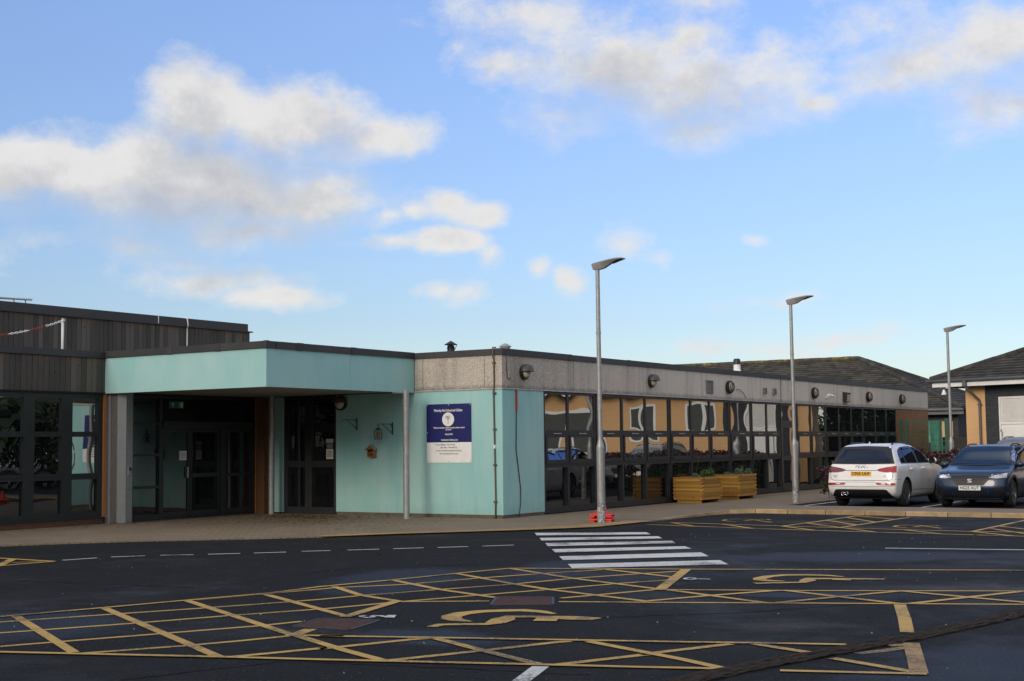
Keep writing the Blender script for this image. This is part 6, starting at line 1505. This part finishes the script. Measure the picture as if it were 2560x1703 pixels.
for q in ((1140, 1628), (1030, 1555), (860, 1685), (1810, 1510), (2180, 1585), (230, 1513), (1330, 1535), (1060, 1610), (2390, 1450)):
    c = G(*q); a = random.uniform(0, 6.28); l = random.uniform(.010, .02); d, s = Vector((math.cos(a), math.sin(a), 0)), Vector((-math.sin(a), math.cos(a), 0)); c.z = ROADZ+.006
    mb.add([c-d*l, c-s*l*.4+Vector((0, 0, .012)), c+d*l, c+s*l*.4], [(0, 1, 2, 3)])
for i in range(340):
    c = Vector((random.uniform(-19, 2), random.uniform(7.5, 27), 0)) 
    if c.x < -12.9-max(0, (22-c.y))*.62: continue
    a = random.uniform(0, 6.28); l = random.uniform(.004, .011); d, s = Vector((math.cos(a), math.sin(a), 0)), Vector((-math.sin(a), math.cos(a), 0)); c.z = ROADZ+.005
    mb.add([c-d*l, c-s*l*.6+Vector((0, 0, .005)), c+d*l, c+s*l*.6], [(0, 1, 2, 3)])
tag(mb.build('pale_litter', 'paper', fix=False), kind='stuff', label='few pale scraps and leaves on the dark asphalt', cat='litter')

# ------------------------------------------------------------------ sky and light
SUN_EL, SUN_AZ = 21.0, 181.0      # azimuth clockwise from +y
sd = Vector((math.sin(rad(SUN_AZ))*math.cos(rad(SUN_EL)), math.cos(rad(SUN_AZ))*math.cos(rad(SUN_EL)), math.sin(rad(SUN_EL))))
sl = bpy.data.lights.new('sun', 'SUN'); sl.energy = 1.55; sl.angle = rad(20); sl.color = (1, .885, .72)
so = bpy.data.objects.new('sun', sl); COL.objects.link(so); so.rotation_euler = (-sd).to_track_quat('-Z', 'Y').to_euler()
W = bpy.data.worlds.new('World'); S.world = W; W.use_nodes = True
nt = W.node_tree; nt.nodes.clear()
out = N(nt, 'ShaderNodeOutputWorld'); bg = N(nt, 'ShaderNodeBackground'); bg.inputs[1].default_value = .1; L(nt, bg.outputs[0], out.inputs[0])
sky = N(nt, 'ShaderNodeTexSky', sky_type='NISHITA'); sky.sun_disc = False; sky.sun_elevation = rad(SUN_EL); sky.sun_rotation = rad(SUN_AZ); sky.air_density = 1.0; sky.dust_density = .6; sky.ozone_density = 1.4
dirn = N(nt, 'ShaderNodeTexCoord').outputs['Generated']
# clouds: soft lumps at given compass directions, broken up by noise
blobs = [(480, 270, 135, 120, 1), (640, 285, 230, 105, .95), (860, 315, 120, 55, .7), (430, 420, 330, 115, 1), (130, 405, 210, 75, .95), (690, 455, 240, 80, .9), (560, 520, 230, 55, .7), (40, 425, 140, 70, .8), (930, 492, 85, 36, .8), (1080, 482, 85, 46, .9), (300, 565, 140, 45, .45),
         (480, 640, 220, 36, .6), (630, 685, 140, 34, .6), (400, 600, 150, 30, .4), (990, 575, 140, 40, .8), (1115, 590, 42, 34, .45), (1040, 678, 76, 34, .6), (1285, 632, 80, 42, .75), (800, 665, 55, 30, .35), (1190, 715, 50, 18, .35),
         (1430, 155, 260, 95, .95), (1600, 190, 260, 105, 1), (1140, 150, 120, 45, .65), (1570, 90, 90, 55, .7), (1840, 230, 90, 34, .6), (1300, 265, 160, 70, .5), (1650, 280, 200, 60, .55), (1350, 70, 200, 60, .35),
         (2100, 160, 200, 75, .8), (2310, 110, 130, 130, .75), (2290, 230, 130, 80, .7), (1990, 60, 130, 70, .35), (1250, 30, 230, 40, .4), (1650, 10, 170, 40, .35), (1960, 190, 80, 60, .35),
         (1460, 570, 66, 34, .5), (1540, 600, 55, 22, .5), (1750, 540, 40, 16, .4), (1780, 697, 95, 22, .4), (1930, 780, 140, 32, .55), (1830, 805, 110, 26, .5), (1640, 803, 130, 24, .3), (2220, 376, 45, 20, .35), (1250, 370, 40, 18, .3), (60, 560, 130, 50, .3), (780, 195, 60, 25, .3)]
blobs = [(x, y, a_, b_, s_*(.80 if x > 1120 and y < 330 else (.76 if a_ < 100 else 1))) for x, y, a_, b_, s_ in blobs]
rs = random.Random(11); nb = []
for x, y, a_, b_, s_ in blobs:
    if s_ < .30 and a_ < 100: continue
    if a_ >= 200 or not 420 < y < 700 or x < 700 or s_ < .4:
        nb.append((x, y, a_, b_, s_)); continue
    for k in (0, 1.6): nb.append((x+a_*(-.55+.55*k)+rs.uniform(-.15, .15)*a_, y+rs.uniform(-.45, .35)*b_, a_*rs.uniform(.5, .8), b_*rs.uniform(.6, .95), s_*rs.uniform(.75, 1.1)))
blobs = nb[:47]
blobs += [(-700, 250, 400, 120, .8), (-1500, 400, 500, 110, .8), (3000, 250, 300, 120, .8), (3700, 420, 500, 110, .8), (-300, 560, 250, 50, .6), (2800, 520, 250, 40, .5)]
def density(vec, tree, blobs):
    cur = None
    for px, py, a, b, s in blobs:
        d = ray(px*2560/2357, py*2560/2357).normalized(); k = 2560/2357/FPX
        R_ = d.cross(Vector((0, 0, 1))).normalized(); U_ = R_.cross(d)
        mt = Matrix((R_, d, U_)).transposed()
        mp = N(tree, 'ShaderNodeMapping', vector_type='TEXTURE'); L(tree, vec, mp.inputs['Vector'])
        mp.inputs['Location'].default_value = d; mp.inputs['Rotation'].default_value = mt.to_euler(); mp.inputs['Scale'].default_value = (a*k*1.28, .6, b*k*1.26)
        ln = N(tree, 'ShaderNodeVectorMath', operation='LENGTH'); L(tree, mp.outputs[0], ln.inputs[0])
        v = mth(tree, 'MULTIPLY_ADD', ln.outputs['Value'], -s, s)
        cur = v if cur is None else (lambda n: (setattr(n, 'operation', 'SMOOTH_MAX'), L(tree, cur, n.inputs[0]), L(tree, v, n.inputs[1]), setattr(n.inputs[2], 'default_value', .22), n.outputs[0])[-1])(N(tree, 'ShaderNodeMath'))
    return cur
def cloud_group(blobs):
    ng = bpy.data.node_groups.new('cloud_density', 'ShaderNodeTree')
    ng.interface.new_socket('Vector', in_out='INPUT', socket_type='NodeSocketVector'); ng.interface.new_socket('Density', in_out='OUTPUT', socket_type='NodeSocketFloat')
    gi, go = ng.nodes.new('NodeGroupInput'), ng.nodes.new('NodeGroupOutput')
    nw = N(ng, 'ShaderNodeTexNoise'); nw.inputs['Scale'].default_value = 13; nw.inputs['Detail'].default_value = 5; L(ng, gi.outputs[0], nw.inputs['Vector'])
    wv = N(ng, 'ShaderNodeVectorMath', operation='MULTIPLY_ADD'); L(ng, nw.outputs['Color'], wv.inputs[0]); wv.inputs[1].default_value = (.06, .06, .035)
    sub = N(ng, 'ShaderNodeVectorMath', operation='SUBTRACT'); L(ng, gi.outputs[0], sub.inputs[0]); sub.inputs[1].default_value = (.03, .03, .0175); L(ng, sub.outputs[0], wv.inputs[2])
    dn = density(wv.outputs[0], ng, blobs)
    mp = N(ng, 'ShaderNodeMapping'); mp.inputs['Scale'].default_value = (1, 1, 1.6); L(ng, gi.outputs[0], mp.inputs[0])
    fb = noise(ng, 12, 9, .62, mp.outputs[0]); fb2 = noise(ng, 40, 8, .68, mp.outputs[0])
    dd = mth(ng, 'ADD', dn, mth(ng, 'MULTIPLY_ADD', fb, 1.0, -.53)); dd = mth(ng, 'ADD', dd, mth(ng, 'MULTIPLY_ADD', fb2, .52, -.27)); L(ng, dd, go.inputs[0])
    return ng
NG0, NG1 = cloud_group(blobs), cloud_group([b for b in blobs if b[2] >= 100 and b[3] >= 50])
def dens(vec, ng):
    g_ = N(nt, 'ShaderNodeGroup'); g_.node_tree = ng; L(nt, vec, g_.inputs[0]); return g_.outputs[0]
D0 = dens(dirn, NG0)
up = N(nt, 'ShaderNodeVectorMath', operation='ADD'); L(nt, dirn, up.inputs[0]); up.inputs[1].default_value = (-.004, 0, .028)
D1 = dens(up.outputs[0], NG1)
soft = mth(nt, 'MULTIPLY_ADD', mth(nt, 'MAXIMUM', D1, 0, clamp=True), .60, .42); alpha = ramp(nt, mth(nt, 'DIVIDE', D0, soft), (.0, 0), (.3, .24), (.75, .76), (1, .95))
# added bright broken cloud over the unseen rest of the sky, for ambient fill
vd = N(nt, 'ShaderNodeVectorMath', operation='DOT_PRODUCT'); L(nt, dirn, vd.inputs[0]); vd.inputs[1].default_value = Vector((_f.x, _f.y, .12)).normalized()
away = N(nt, 'ShaderNodeMapRange', interpolation_type='SMOOTHSTEP'); L(nt, vd.outputs['Value'], away.inputs[0]); away.inputs[1].default_value = .72; away.inputs[2].default_value = .50; away.inputs[3].default_value = 0; away.inputs[4].default_value = 1
mp2 = N(nt, 'ShaderNodeMapping'); mp2.inputs['Scale'].default_value = (1, 1, 2.0); L(nt, dirn, mp2.inputs[0])
rest = ramp(nt, noise(nt, 2.6, 6, .55, mp2.outputs[0]), (.36, 0), (.56, .9))
alpha = mth(nt, 'MAXIMUM', alpha, mth(nt, 'MULTIPLY', rest, away.outputs[0]))
thick = mth(nt, 'ADD', mth(nt, 'MULTIPLY', mth(nt, 'MAXIMUM', D1, .05), .68), mth(nt, 'MULTIPLY', D0, .32)); thick = mth(nt, 'ADD', thick, mth(nt, 'MULTIPLY_ADD', noise(nt, 24, 8, .62, dirn), 1.3, -.62))
B = 9.2
cc = ramp(nt, thick, (.05, (.90, .885, .87)), (.25, (.87, .855, .84)), (.52, (.71, .705, .71)), (.85, (.56, .575, .615)))
cs = mixc(nt, 1.0, cc, (B*1.0, B*1.0, B*1.0), 'MULTIPLY'); 
gain = N(nt, 'ShaderNodeMix', data_type='RGBA', blend_type='MULTIPLY'); gain.inputs[0].default_value = 1; L(nt, sky.outputs[0], gain.inputs[6]); 
sz = N(nt, 'ShaderNodeSeparateXYZ'); L(nt, dirn, sz.inputs[0]); gz = N(nt, 'ShaderNodeMapRange'); L(nt, sz.outputs[2], gz.inputs[0]); gz.inputs[1].default_value = .09; gz.inputs[2].default_value = .31
L(nt, mixc(nt, gz.outputs[0], (1.03, 1.10, 1.33), (1.53, 1.57, 1.93)), gain.inputs[7])
cs = mixc(nt, away.outputs[0], cs, (11.6, 11.2, 10.6)); fin = mixc(nt, alpha, gain.outputs[2], cs)
L(nt, fin, bg.inputs[0])
vs = S.view_settings; S.display_settings.display_device = 'sRGB'; vs.view_transform = 'Standard'; vs.look = 'None'; vs.exposure = 0; vs.gamma = 1
